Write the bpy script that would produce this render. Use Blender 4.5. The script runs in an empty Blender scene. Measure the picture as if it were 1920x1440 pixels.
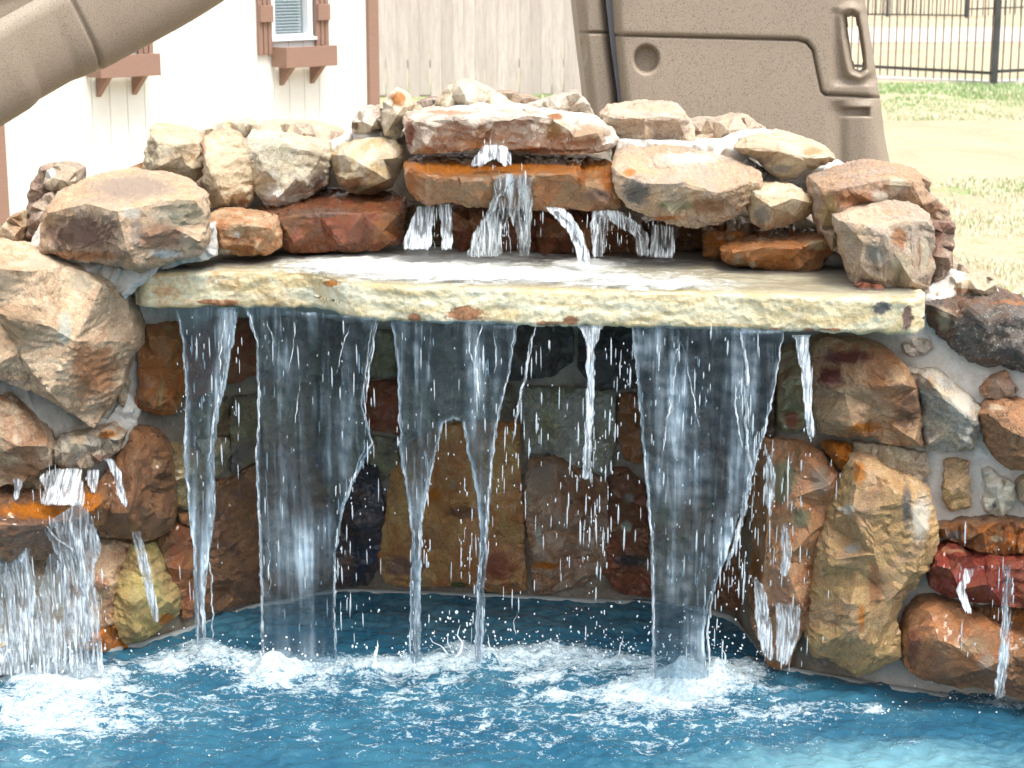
import bpy, bmesh, math, random
import numpy as np
from mathutils import Vector
from mathutils.geometry import delaunay_2d_cdt
random.seed(7); rng = np.random.default_rng(7)
S = bpy.context.scene
C = S.collection

# ------------------------------------------------------------------ camera
CAMH = 1.67; F = 3583.0; PITCH = math.atan(820 / F)
cam = bpy.data.cameras.new('camera'); camo = bpy.data.objects.new('camera', cam); C.objects.link(camo)
camo.location = (0, 0, CAMH); camo.rotation_euler = (math.pi / 2 - PITCH, 0, 0)
cam.sensor_width = 36; cam.lens = 36 * F / 1920; cam.clip_start = 0.05; cam.clip_end = 2000
S.camera = camo
cam.dof.use_dof = True; cam.dof.focus_distance = 4.35; cam.dof.aperture_fstop = 11
# ------------------------------------------------------------------ light
SUN_EL, SUN_AZ = 66, 35          # degrees; azimuth from behind the camera towards the right
w = bpy.data.worlds.new("World"); S.world = w; w.use_nodes = True
nt = w.node_tree; nt.nodes.clear()
sky = nt.nodes.new('ShaderNodeTexSky'); sky.sky_type = 'NISHITA'; sky.sun_disc = False
sky.sun_elevation = math.radians(SUN_EL); sky.sun_rotation = math.radians(180 - SUN_AZ)
sky.air_density = 1.0; sky.dust_density = 4.0; sky.ozone_density = 1.0
hs = nt.nodes.new('ShaderNodeHueSaturation'); hs.inputs['Saturation'].default_value = 0.28
bg = nt.nodes.new('ShaderNodeBackground'); bg.inputs['Strength'].default_value = 0.15
wo = nt.nodes.new('ShaderNodeOutputWorld')
nt.links.new(sky.outputs[0], hs.inputs['Color']); nt.links.new(hs.outputs[0], bg.inputs[0]); nt.links.new(bg.outputs[0], wo.inputs[0])
sl = bpy.data.lights.new('sun', 'SUN'); sl.energy = 1.5; sl.angle = math.radians(22); sl.color = (1, .97, .92)
so = bpy.data.objects.new('sun', sl); C.objects.link(so)
az = math.radians(SUN_AZ); el = math.radians(SUN_EL)
sd = Vector((math.sin(az) * math.cos(el), -math.cos(az) * math.cos(el), math.sin(el)))
so.rotation_euler = sd.to_track_quat('Z', 'Y').to_euler()
S.view_settings.view_transform = 'Standard'; S.view_settings.look = 'None'
S.view_settings.exposure = 1.2; S.view_settings.gamma = 1; S.view_settings.use_curve_mapping = False
S.render.engine = 'CYCLES'
cy = S.cycles
cy.use_denoising = True; cy.use_adaptive_sampling = True; cy.adaptive_threshold = .03; cy.max_bounces = 8; cy.diffuse_bounces = 3; cy.glossy_bounces = 3
cy.transmission_bounces = 6; cy.transparent_max_bounces = 24; cy.caustics_reflective = False; cy.caustics_refractive = False

# ------------------------------------------------------------------ projection helpers
cp, sp = math.cos(PITCH), math.sin(PITCH)
def ray(px, py):
    u = (px - 960) / F; v = (py - 720) / F
    return (u, cp - v * sp, -sp - v * cp)
def at(px, py, Y):
    d = ray(px, py); k = Y / d[1]
    return Vector((d[0] * k, Y, CAMH + d[2] * k))
def onz(px, py, z):
    d = ray(px, py); k = (z - CAMH) / d[2]
    return Vector((d[0] * k, d[1] * k, z))
def proj(X, Y, Z):                      # world -> photograph pixels (numpy), used to lay out marks on surfaces
    dep = Y * cp - (Z - CAMH) * sp
    vv = (-(Z - CAMH) * cp - Y * sp) / dep
    return 960 + F * X / dep, 720 + F * vv

# ------------------------------------------------------------------ numpy noise
_perm = rng.permutation(256); _perm = np.concatenate([_perm, _perm, _perm])
_grad = rng.normal(size=(256, 3)); _grad /= np.linalg.norm(_grad, axis=1)[:, None]
def perlin(P):
    P = np.asarray(P, float); i = np.floor(P).astype(int); f = P - i; i &= 255
    u = f * f * f * (f * (f * 6 - 15) + 10); r = 0
    for dx in (0, 1):
        for dy in (0, 1):
            for dz in (0, 1):
                h = _perm[_perm[_perm[i[:, 0] + dx] + i[:, 1] + dy] + i[:, 2] + dz]
                g = _grad[h]; d = f - np.array([dx, dy, dz])
                ww = (u[:, 0] if dx else 1 - u[:, 0]) * (u[:, 1] if dy else 1 - u[:, 1]) * (u[:, 2] if dz else 1 - u[:, 2])
                r = r + ww * (g * d).sum(1)
    return r * 1.5
def fbm(P, oct=4, lac=2.1, gain=.5):
    P = np.asarray(P, float); a = 1; r = 0
    for _ in range(oct):
        r = r + a * perlin(P); P = P * lac + 17.3; a *= gain
    return r
def ridged(P, oct=3):
    P = np.asarray(P, float); a = 1; r = 0
    for _ in range(oct):
        r = r + a * (1 - 2 * np.abs(perlin(P))); P = P * 2.1 + 9.1; a *= .5
    return r

# ------------------------------------------------------------------ materials
def newmat(name):
    m = bpy.data.materials.new(name); m.use_nodes = True; n = m.node_tree; n.nodes.clear()
    return m, n
class N:
    def __init__(s, nt): s.t = nt
    def __call__(s, typ, **kw):
        n = s.t.nodes.new('ShaderNode' + typ)
        for k, v in kw.items():
            if k.startswith('i_'): n.inputs[k[2:].replace('_', ' ')].default_value = v
            else: setattr(n, k, v)
        return n
    def l(s, a, b): s.t.links.new(a, b)
    def ramp(s, inp, stops, interp='LINEAR'):
        r = s('ValToRGB'); r.color_ramp.interpolation = interp
        e = r.color_ramp.elements
        while len(e) < len(stops): e.new(.5)
        for q, (p, c) in zip(e, stops):
            q.position = p; q.color = (c, c, c, 1) if isinstance(c, (int, float)) else (*c, 1)
        s.l(inp, r.inputs[0]); return r.outputs[0]
    def math(s, op, a, b=None, clamp=False):
        m = s('Math', operation=op, use_clamp=clamp)
        for i, x in enumerate((a, b)):
            if x is None: continue
            if isinstance(x, (int, float)): m.inputs[i].default_value = x
            else: s.l(x, m.inputs[i])
        return m.outputs[0]
    def mix(s, f, a, b, mode='MIX'):
        m = s('Mix', data_type='RGBA', blend_type=mode)
        for i, x in ((0, f), (6, a), (7, b)):
            if isinstance(x, (int, float)): m.inputs[i].default_value = x
            elif isinstance(x, tuple): m.inputs[i].default_value = (*x, 1)
            else: s.l(x, m.inputs[i])
        return m.outputs[2]
    def noise(s, vec, scale, detail=4, rough=.6, dist=0):
        n = s('TexNoise'); n.inputs['Scale'].default_value = scale; n.inputs['Detail'].default_value = detail
        n.inputs['Roughness'].default_value = rough; n.inputs['Distortion'].default_value = dist
        s.l(vec, n.inputs['Vector']); return n.outputs['Fac']
    def attr(s, name, typ='GEOMETRY'):
        return s('Attribute', attribute_name=name, attribute_type=typ)

def rock_material():
    m, t = newmat('stone'); n = N(t)
    tc = n('TexCoord'); oi = n('ObjectInfo')
    vs = n('VectorMath', operation='MULTIPLY_ADD'); n.l(tc.outputs['Object'], vs.inputs[0]); vs.inputs[1].default_value = (1, 1, 1)
    cx = n('CombineXYZ'); n.l(n.math('MULTIPLY', oi.outputs['Random'], 37.0), cx.inputs[0]); n.l(n.math('MULTIPLY', oi.outputs['Random'], 91.0), cx.inputs[2])
    n.l(cx.outputs[0], vs.inputs[2]); V = vs.outputs[0]
    c1, c2, c3 = [n.attr(k, 'OBJECT').outputs['Color'] for k in ('c1', 'c2', 'c3')]
    wet = n.attr('wet', 'OBJECT').outputs['Fac']
    a = n.ramp(n.noise(V, 6, 8, .68, 1.4), [(.42, 0), (.56, 1)])
    col = n.mix(a, c1, c2)
    b = n.ramp(n.noise(V, 12, 7, .72, 1.6), [(.46, 0), (.74, .85)])
    col = n.mix(b, col, c3)
    # strata bands in a slanted direction
    rot = n('VectorRotate', rotation_type='EULER_XYZ'); n.l(V, rot.inputs[0])
    re = n('CombineXYZ'); n.l(n.math('MULTIPLY', oi.outputs['Random'], 1.3), re.inputs[0]); n.l(n.math('MULTIPLY', oi.outputs['Random'], 2.6), re.inputs[1]); n.l(re.outputs[0], rot.inputs['Rotation'])
    st = n('Mapping'); st.inputs['Scale'].default_value = (5, 5, 55); n.l(rot.outputs[0], st.inputs[0])
    sn = n.noise(st.outputs[0], 1.0, 4, .6, .3)
    col = n.mix(n.ramp(sn, [(.3, 0.0), (.7, .55)]), col, n.mix(.5, col, c2))
    # dark mineral blotches and fine grain
    g1 = n.noise(V, 48, 7, .8, .6)
    col = n.mix(n.ramp(g1, [(.27, .6), (.42, 0)]), col, n.mix(.6, col, (.02, .014, .01)))
    g2 = n.noise(V, 240, 3, .7)
    col = n.mix(.45, col, n.ramp(g2, [(.25, .15), (.5, .5), (.75, .85)]), 'OVERLAY')
    g3 = n.noise(V, 105, 6, .8, .5); col = n.mix(.45, col, n.ramp(g3, [(.30, .24), (.5, .5), (.70, .80)]), 'OVERLAY')
    stf = n('Mapping'); stf.inputs['Scale'].default_value = (16, 16, 80); n.l(rot.outputs[0], stf.inputs[0]); sf = n.noise(stf.outputs[0], 1.0, 5, .7, .8)
    col = n.mix(.28, col, n.ramp(sf, [(.3, .2), (.7, .8)]), 'OVERLAY')
    spk = n.attr('speck', 'OBJECT').outputs['Fac']
    col = n.mix(n.math('MULTIPLY', spk, n.math('MULTIPLY', n.ramp(n.noise(V, 85, 5, .8), [(.56, 0), (.62, 1)]), n.ramp(n.noise(V, 9, 4, .6), [(.42, 0), (.6, 1)]))), col, (.52, .52, .42))
    big = n.noise(V, 3.2, 3, .6)
    col = n.mix(.5, col, n.ramp(big, [(.3, .3), (.7, .68)]), 'OVERLAY')
    # thin cracks
    vo = n('TexVoronoi', feature='DISTANCE_TO_EDGE'); vo.inputs['Scale'].default_value = 5
    dv = n('VectorMath', operation='MULTIPLY_ADD'); nc = n('TexNoise'); nc.inputs['Scale'].default_value = 9; nc.inputs['Detail'].default_value = 5; n.l(V, nc.inputs['Vector'])
    n.l(nc.outputs['Color'], dv.inputs[0]); dv.inputs[1].default_value = (.35, .35, .35); n.l(V, dv.inputs[2]); n.l(dv.outputs[0], vo.inputs['Vector'])
    crk = n.ramp(vo.outputs['Distance'], [(0, 1), (.014, 0)])
    crk = n.math('MULTIPLY', crk, n.ramp(n.noise(V, 5, 2), [(.55, 0), (.66, 1)]))
    col = n.mix(n.math('MULTIPLY', crk, .6), col, (.03, .02, .015))
    # marks of their own on the stone (painted in pieces with a shape)
    pa = n.attr('patch'); pn = n.noise(V, 22, 8, .78, 1.2)
    pf = n.math('ADD', n.math('MULTIPLY', pa.outputs['Alpha'], 1.0), n.math('MULTIPLY', n.math('SUBTRACT', pn, .5), 1.7))
    pf = n.ramp(pf, [(.30, 0), (.66, 1)]); pf = n.math('MULTIPLY', pf, n.ramp(pa.outputs['Alpha'], [(0.02, 0), (.12, 1)]))
    col = n.mix(n.math('MULTIPLY', pf, .92), col, pa.outputs['Color'])
    col = n.mix(n.math('MULTIPLY', wet, .22), col, n.mix(1.0, col, col, 'MULTIPLY'))
    hv = n('HueSaturation'); n.l(n.math('ADD', 1.04, n.math('MULTIPLY', wet, .12)), hv.inputs['Saturation']); n.l(n.math('SUBTRACT', 1, n.math('MULTIPLY', wet, .04)), hv.inputs['Value']); n.l(col, hv.inputs['Color']); col = hv.outputs[0]
    p = n('BsdfPrincipled'); n.l(col, p.inputs['Base Color']); n.l(n.math('MULTIPLY', wet, .8), p.inputs['Coat Weight']); p.inputs['Coat Roughness'].default_value = .12; p.inputs['Coat IOR'].default_value = 1.4
    rr = n.math('SUBTRACT', .82, n.math('MULTIPLY', wet, .56)); rr = n.math('ADD', rr, n.math('MULTIPLY', n.math('SUBTRACT', g1, .5), .5), True); n.l(rr, p.inputs['Roughness'])
    h = n.math('ADD', n.math('MULTIPLY', g1, .8), n.math('MULTIPLY', g2, .3))
    h = n.math('ADD', n.math('ADD', h, n.math('MULTIPLY', g3, .9)), n.math('MULTIPLY', n.math('ADD', sn, n.math('MULTIPLY', sf, .5)), .4)); h = n.math('SUBTRACT', h, n.math('MULTIPLY', crk, .5))
    h = n.math('ADD', h, n.math('MULTIPLY', n.noise(V, 20, 8, .7), .8))
    bp = n('Bump'); bp.inputs['Strength'].default_value = .85; bp.inputs['Distance'].default_value = .011; n.l(h, bp.inputs['Height']); n.l(bp.outputs[0], p.inputs['Normal'])
    o = n('OutputMaterial'); n.l(p.outputs[0], o.inputs[0]); return m

def plain(name, col, rough=.6, bump=0, bscale=60, var=.25, vscale=6, vec='Object', stretch=None, col2=None, spec=.5):
    m, t = newmat(name); n = N(t); tc = n('TexCoord'); V = tc.outputs[vec]
    if stretch:
        mp = n('Mapping'); mp.inputs['Scale'].default_value = stretch; n.l(V, mp.inputs[0]); V = mp.outputs[0]
    a = n.noise(V, vscale, 6, .65); c2 = col2 or tuple(x * (1 - var) for x in col)
    c = n.mix(n.ramp(a, [(.35, 0), (.65, 1)]), tuple(col), tuple(c2))
    f = n.noise(V, bscale, 4, .7)
    c = n.mix(.25, c, n.ramp(f, [(.3, .3), (.7, .7)]), 'OVERLAY')
    p = n('BsdfPrincipled'); n.l(c, p.inputs['Base Color']); p.inputs['Roughness'].default_value = rough; p.inputs['Specular IOR Level'].default_value = spec
    if bump:
        b = n('Bump'); b.inputs['Strength'].default_value = .6; b.inputs['Distance'].default_value = bump; n.l(f, b.inputs['Height']); n.l(b.outputs[0], p.inputs['Normal'])
    o = n('OutputMaterial'); n.l(p.outputs[0], o.inputs[0]); return m

M_ROCK = rock_material()

def mortar_material():
    m, t = newmat('mortar'); n = N(t); tc = n('TexCoord'); V = tc.outputs['Object']
    wet = n.attr('wet_shade').outputs['Fac']
    a = n.noise(V, 5, 6, .65)
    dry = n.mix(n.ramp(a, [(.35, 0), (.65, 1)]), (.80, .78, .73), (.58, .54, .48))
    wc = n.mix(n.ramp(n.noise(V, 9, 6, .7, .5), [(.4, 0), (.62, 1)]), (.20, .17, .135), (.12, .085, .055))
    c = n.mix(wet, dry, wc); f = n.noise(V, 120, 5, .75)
    c = n.mix(.35, c, n.ramp(f, [(.3, .25), (.7, .75)]), 'OVERLAY')
    c = n.mix(n.ramp(n.noise(V, 22, 6, .75), [(.52, 0), (.72, .55)]), c, (.24, .19, .13))
    c = n.mix(n.ramp(n.noise(V, 60, 6, .8), [(.56, 0), (.66, .5)]), c, (.30, .27, .23))
    c = n.mix(n.ramp(n.noise(V, 3.5, 5, .7, 1.), [(.50, 0), (.68, .45)]), c, (.42, .34, .24))
    p = n('BsdfPrincipled'); n.l(c, p.inputs['Base Color'])
    n.l(n.math('SUBTRACT', .85, n.math('MULTIPLY', wet, .5)), p.inputs['Roughness'])
    b = n('Bump'); b.inputs['Strength'].default_value = .6; b.inputs['Distance'].default_value = .008
    n.l(n.math('ADD', n.noise(V, 28, 5, .6), n.math('MULTIPLY', f, .35)), b.inputs['Height']); n.l(b.outputs[0], p.inputs['Normal'])
    o = n('OutputMaterial'); n.l(p.outputs[0], o.inputs[0]); return m
M_MORTAR = mortar_material()

def slab_material():
    m, t = newmat('ledge_stone'); n = N(t); tc = n('TexCoord'); V = tc.outputs['Object']
    mp = n('Mapping'); mp.inputs['Scale'].default_value = (2.5, 6, 14); n.l(V, mp.inputs[0])
    a = n.noise(mp.outputs[0], 1.6, 7, .7, 1.0)
    c = n.mix(n.ramp(a, [(.36, 0), (.58, 1)]), (.76, .73, .55), (.60, .47, .25))
    c = n.mix(n.ramp(n.noise(V, 11, 7, .72, .8), [(.54, 0), (.70, .55)]), c, (.84, .80, .64))
    side = n.ramp(n.math('MULTIPLY_ADD' if 0 else 'ADD', n.attr('dark').outputs['Fac'], n.math('MULTIPLY', n.math('SUBTRACT', n.noise(V, 25, 7, .75, .5), .5), 1.5)), [(.45, 0), (.62, 1)])
    sp_ = n('SeparateXYZ'); n.l(V, sp_.inputs[0])
    c = n.mix(n.math('MULTIPLY', n.ramp(n.noise(V, 16, 6, .75), [(.48, 0), (.62, 1)]), n.ramp(n.math('MULTIPLY', sp_.outputs[0], -1), [(.45, 0), (.75, .8)])), c, (.50, .23, .07))
    c = n.mix(n.math('MULTIPLY', side, n.ramp(n.attr('dark').outputs['Fac'], [(.02, 0), (.15, 1)])), c, n.attr('stain').outputs['Color'])
    g = n.noise(V, 140, 4, .7); c = n.mix(.35, c, n.ramp(g, [(.3, .25), (.7, .75)]), 'OVERLAY')
    dr = n.noise(V, 45, 6, .75); c = n.mix(n.ramp(dr, [(.28, .6), (.4, 0)]), c, (.30, .22, .10))
    p = n('BsdfPrincipled'); n.l(c, p.inputs['Base Color']); n.l(n.math('ADD', .22, n.math('MULTIPLY', dr, .35)), p.inputs['Roughness'])
    b = n('Bump'); b.inputs['Strength'].default_value = .7; b.inputs['Distance'].default_value = .008
    n.l(n.math('ADD', n.noise(V, 30, 6, .7), n.math('MULTIPLY', g, .3)), b.inputs['Height']); n.l(b.outputs[0], p.inputs['Normal'])
    o = n('OutputMaterial'); n.l(p.outputs[0], o.inputs[0]); return m
M_SLAB = slab_material()

def plastic_material():
    m, t = newmat('speckled_tan_plastic'); n = N(t); tc = n('TexCoord'); V = tc.outputs['Object']
    g = n.noise(V, 260, 2, .7); g2 = n.noise(V, 420, 1, .5)
    c = n.mix(n.ramp(g, [(.36, 1), (.48, 0)]), (.325, .262, .196), (.19, .147, .108))
    c = n.mix(n.ramp(g2, [(.58, 0), (.68, .7)]), c, (.42, .355, .275))
    c = n.mix(n.ramp(n.noise(V, 3, 4, .6), [(.3, 0), (.75, .35)]), c, (.23, .18, .135))
    p = n('BsdfPrincipled'); n.l(c, p.inputs['Base Color']); p.inputs['Roughness'].default_value = .55; p.inputs['Specular IOR Level'].default_value = .35
    b = n('Bump'); b.inputs['Strength'].default_value = .3; b.inputs['Distance'].default_value = .002; n.l(g, b.inputs['Height']); n.l(b.outputs[0], p.inputs['Normal'])
    o = n('OutputMaterial'); n.l(p.outputs[0], o.inputs[0]); return m
M_PLASTIC = plastic_material()

# ------------------------------------------------------------------ mesh helpers
def mesh_obj(name, verts, faces, mat=None, parent=None, smooth=True, origin=None):
    V = np.asarray(verts, float)
    if origin is None: origin = V.mean(0) if parent is not None or True else np.zeros(3)
    origin = np.asarray(origin, float)
    me = bpy.data.meshes.new(name); me.from_pydata((V - origin).tolist(), [], [tuple(int(i) for i in f) for f in faces] if not isinstance(faces, np.ndarray) else faces.tolist())
    me.update()
    if smooth: me.polygons.foreach_set('use_smooth', [True] * len(me.polygons))
    if mat: me.materials.append(mat)
    o = bpy.data.objects.new(name, me); C.objects.link(o); o.location = origin
    if parent is not None:
        o.parent = parent; o.location = origin - np.array(parent.location) if parent.parent is None else origin - np.array(parent.matrix_world.translation)
    return o
def setparent(o, p): o.parent = p
def thing(name, loc, label, cat, group=None):
    o = bpy.data.objects.new(name, None); C.objects.link(o); o.location = loc; o.empty_display_size = .1
    tag(o, label, cat, group); return o
def tag(o, label=None, cat=None, group=None, kind=None):
    if label: o['label'] = label
    if cat: o['category'] = cat
    if group: o['group'] = group
    if kind: o['kind'] = kind
    return o
def fattr(me, name, vals):
    a = me.attributes.new(name, 'FLOAT', 'POINT'); a.data.foreach_set('value', np.asarray(vals, np.float32))
def cattr(me, name, vals):
    a = me.attributes.new(name, 'FLOAT_COLOR', 'POINT'); a.data.foreach_set('color', np.asarray(vals, np.float32).ravel())
def grid_faces(nr, nc):
    i = np.arange(nr - 1)[:, None] * nc + np.arange(nc - 1)[None, :]
    return np.stack([i, i + 1, i + nc + 1, i + nc], -1).reshape(-1, 4)
def box(name, c, sx, sy, sz, mat, parent=None, rot=None, bev=0.0):
    """box of size (sx, sy, sz) about c; rot = 3x3 axes (columns) or None"""
    bm = bmesh.new(); bmesh.ops.create_cube(bm, size=1)
    for v in bm.verts: v.co = Vector((v.co.x * sx, v.co.y * sy, v.co.z * sz))
    if bev: bmesh.ops.bevel(bm, geom=bm.edges[:], offset=bev, segments=1, affect='EDGES', profile=.5)
    me = bpy.data.meshes.new(name); bm.to_mesh(me); bm.free(); me.materials.append(mat)
    o = bpy.data.objects.new(name, me); C.objects.link(o)
    if rot is not None: me.transform(rot.to_4x4())
    o.location = Vector(c)
    if parent is not None: o.parent = parent; o.location = Vector(c) - parent.location
    return o
def subdiv(V, T):
    T = np.asarray(T); E = np.concatenate([T[:, [0, 1]], T[:, [1, 2]], T[:, [2, 0]]]); Es = np.sort(E, 1)
    U, inv = np.unique(Es, axis=0, return_inverse=True); inv = inv.ravel()
    mid = (V[U[:, 0]] + V[U[:, 1]]) / 2; n = len(V); m = len(T)
    a, b, c = inv[:m] + n, inv[m:2 * m] + n, inv[2 * m:] + n
    T2 = np.concatenate([np.stack([T[:, 0], a, c], 1), np.stack([a, T[:, 1], b], 1), np.stack([c, b, T[:, 2]], 1), np.stack([a, b, c], 1)])
    return np.concatenate([V, mid]), T2
def vnormals(V, T):
    fn = np.cross(V[T[:, 1]] - V[T[:, 0]], V[T[:, 2]] - V[T[:, 0]]); vn = np.zeros_like(V)
    for k in range(3): np.add.at(vn, T[:, k], fn)
    return vn / (np.linalg.norm(vn, axis=1)[:, None] + 1e-12)
def lap(V, T, k=.5, it=1):
    E = np.concatenate([T[:, [0, 1]], T[:, [1, 2]], T[:, [2, 0]]]); E = np.concatenate([E, E[:, ::-1]])
    for _ in range(it):
        s = np.zeros_like(V); c = np.zeros(len(V)); np.add.at(s, E[:, 0], V[E[:, 1]]); np.add.at(c, E[:, 0], 1)
        V = V + k * (s / np.maximum(c, 1)[:, None] - V)
    return V
def inside(p, poly):
    x, y = p[0], p[1]; r = False; n = len(poly)
    for i in range(n):
        x1, y1 = poly[i][:2]; x2, y2 = poly[(i + 1) % n][:2]
        if (y1 > y) != (y2 > y) and x < (x2 - x1) * (y - y1) / (y2 - y1) + x1: r = not r
    return r

# ------------------------------------------------------------------ the wall behind the stones
WATERLINE = [(-300, 1330), (-100, 1300), (0, 1262), (170, 1225), (330, 1188), (480, 1134), (640, 1107), (900, 1115), (1215, 1130), (1330, 1145), (1402, 1168), (1416, 1240), (1480, 1256), (1740, 1300), (1920, 1322), (2100, 1345), (2300, 1365)]
_wl = [onz(x, y, 0) for x, y in WATERLINE]
_ws = np.array([p.x / p.y for p in _wl]); _wy = np.array([p.y for p in _wl])
def wallY(px, py):
    d = ray(px, py); return float(np.interp(d[0] / d[1], _ws, _wy))

WF = thing('rock_waterfall', (0, 4.7, 0), 'stacked brown stone waterfall grotto with a long cream ledge over the pool', 'waterfall')

def stone(outline, D=None, inner=(), ridges=(), c=('tan', 'brown', 'cream'), wet=0., thick=.16, roll=.045, off=0., rough=1., patches=(), name='stone', mat=None, fac=1., label=None, back=.82, parent=None, ring=.89, jit=1.6, seed=None):
    r = random.Random(seed if seed is not None else int(outline[0][0] * 7 + outline[0][1] * 13))
    if D is None: roll = max(.012, min(roll, -off - .012))
    if inner: fac = fac * .22
    depth = (lambda x, y: wallY(x, y) + off) if D is None else (lambda x, y: D)
    O = [(p[0], p[1], p[2] if len(p) > 2 else roll) for p in outline]
    cx = sum(p[0] for p in O) / len(O); cy_ = sum(p[1] for p in O) / len(O)
    size = math.sqrt(abs(sum(O[i][0] * O[(i + 1) % len(O)][1] - O[(i + 1) % len(O)][0] * O[i][1] for i in range(len(O)))) / 2)
    area = sum(O[i][0] * O[(i + 1) % len(O)][1] - O[(i + 1) % len(O)][0] * O[i][1] for i in range(len(O)))
    if area < 0: O = O[::-1]
    # dense outline
    seg = max(9, size / 9); B = []
    for i in range(len(O)):
        a, b = O[i], O[(i + 1) % len(O)]; L = math.hypot(b[0] - a[0], b[1] - a[1]); n = max(1, int(L / seg))
        for k in range(n):
            t = k / n; j = jit if k else jit * .3
            B.append((a[0] + (b[0] - a[0]) * t + r.uniform(-j, j), a[1] + (b[1] - a[1]) * t + r.uniform(-j, j), a[2] + (b[2] - a[2]) * t))
    I = list(inner)
    if not I:
        for p in O:
            I.append((cx + (p[0] - cx) * ring, cy_ + (p[1] - cy_) * ring, p[2] * .28 + r.uniform(0, .3) * roll * fac))
        if size > 40: I.append((cx + r.uniform(-.2, .2) * size, cy_ + r.uniform(-.2, .2) * size, -roll * .25 * fac))
        I = [p for p in I if inside(p, [(q[0], q[1]) for q in B])]
    nb = len(B)
    def cdt(pts, edges):
        res = delaunay_2d_cdt([Vector((p[0], -p[1])) for p in pts], edges, [], 1, 1e-4)
        vv = [(v[0], -v[1]) for v in res[0]]; tri = []
        for f in res[2]:
            for k in range(1, len(f) - 1): tri.append((f[0], f[k], f[k + 1]))
        orig = [o[0] if o else None for o in res[3]]
        return vv, tri, orig
    bedges = [(i, (i + 1) % nb) for i in range(nb)]
    base = B + I; redges = [(nb + a, nb + b) for a, b in ridges]
    vv, tri, orig = cdt(base, bedges + redges)
    zz = [base[o][2] if o is not None else roll for o in orig]
    def interp(x, y):
        for t in tri:
            (x1, y1), (x2, y2), (x3, y3) = vv[t[0]], vv[t[1]], vv[t[2]]
            den = (y2 - y3) * (x1 - x3) + (x3 - x2) * (y1 - y3)
            if abs(den) < 1e-9: continue
            a = ((y2 - y3) * (x - x3) + (x3 - x2) * (y - y3)) / den; b = ((y3 - y1) * (x - x3) + (x1 - x3) * (y - y3)) / den; g = 1 - a - b
            if a >= -1e-6 and b >= -1e-6 and g >= -1e-6: return a * zz[t[0]] + b * zz[t[1]] + g * zz[t[2]]
        return None
    # seeds: mid-scale fracture facets
    sdist = max(16, size / 5); seeds = []; bp2 = [(q[0], q[1]) for q in B]
    tries = int(size * size / (sdist * sdist) * 3)
    xs = [q[0] for q in B]; ys = [q[1] for q in B]
    for _ in range(tries):
        x, y = r.uniform(min(xs), max(xs)), r.uniform(min(ys), max(ys))
        if not inside((x, y), bp2): continue
        if any((x - q[0]) ** 2 + (y - q[1]) ** 2 < (sdist * .75) ** 2 for q in seeds + base): continue
        z = interp(x, y)
        if z is None: continue
        seeds.append((x, y, z + r.uniform(-1, 1) * .00013 * size * fac * (sdist / 14) ** .5))
    base2 = base + seeds
    vv, tri, orig = cdt(base2, bedges + redges)
    zz = [base2[o][2] if o is not None else roll for o in orig]
    isb = np.array([o is not None and o < nb for o in orig])
    P2 = np.array(vv)
    W = np.array([tuple(at(x, y, depth(x, y) + z)) for (x, y), z in zip(vv, zz)])
    V = np.concatenate([W, P2], 1)                       # 3D + photo px carried through subdivision
    T = np.array(tri)
    # orient towards the camera
    fn = np.cross(V[T[:, 1], :3] - V[T[:, 0], :3], V[T[:, 2], :3] - V[T[:, 0], :3])
    flip = (fn * (V[T[:, 0], :3] - np.array([0, 0, CAMH]))).sum(1) > 0; T[flip] = T[flip][:, ::-1]
    # back shell: skirt rings + cap
    bidx = [orig.index(i) if i in orig else None for i in range(nb)]; bidx = [b for b in bidx if b is not None]
    cen = V[bidx, :3].mean(0); rings = [np.array(bidx)]; allv = [V]; cnt = len(V)
    for q, (fr, sc) in enumerate(((.25, 1.0), (.65, (1 + back) / 2), (1.0, back * .8))):
        R_ = V[bidx].copy(); R_[:, :3] = cen + (R_[:, :3] - cen) * sc; R_[:, 1] = V[bidx, 1] + thick * fr if q < 2 else cen[1] + thick * fr + (V[bidx, 1] - cen[1]) * .3
        allv.append(R_); rings.append(np.arange(cnt, cnt + len(bidx))); cnt += len(bidx)
    capc = V[bidx].mean(0)[None, :].copy(); capc[0, 1] = cen[1] + thick * 1.05; allv.append(capc)
    V = np.concatenate(allv); n = len(bidx); ex = []
    for a, b in zip(rings[:-1], rings[1:]):
        for i in range(n):
            j = (i + 1) % n; ex += [(a[i], a[j], b[j]), (a[i], b[j], b[i])]
    for i in range(n): ex.append((rings[-1][i], rings[-1][(i + 1) % n], cnt))
    ex = np.array(ex); T = np.concatenate([T, ex])
    fn = np.cross(V[ex[:, 1], :3] - V[ex[:, 0], :3], V[ex[:, 2], :3] - V[ex[:, 0], :3])
    if ((V[ex].mean(1)[:, :3] - (cen + [0, thick / 2, 0])) * fn).sum() < 0:
        T[-len(ex):] = T[-len(ex):][:, ::-1]
    lv = 3 if size > 95 else 2 if size > 34 else 1
    if size > 280: lv = 4
    for q in range(lv):
        V, T = subdiv(V, T)
    V[:, :3] = lap(V[:, :3], T, .16, 1)
    X = V[:, :3].copy(); nrm = vnormals(X, T); so_ = r.uniform(0, 60)
    amp = .0035 * rough * min(1.3, .4 + size / 140)
    d = amp * .75 * fbm(X * 11 + so_, 3) + amp * .7 * (ridged(X * 30 + so_, 3) - .6) + amp * .5 * fbm(X * 90 + so_, 3)
    # layered steps
    ax = np.array([r.uniform(-.5, .5), r.uniform(-.3, .3), 1.0]); lay = (X @ ax) * r.uniform(28, 48) + 1.5 * fbm(X * 7 + so_, 2)
    fl = lay - np.floor(lay); d = d + amp * .55 * np.clip(fl * 3, 0, 1) * (1 - np.clip(fl * 3 - 2, 0, 1))
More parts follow.
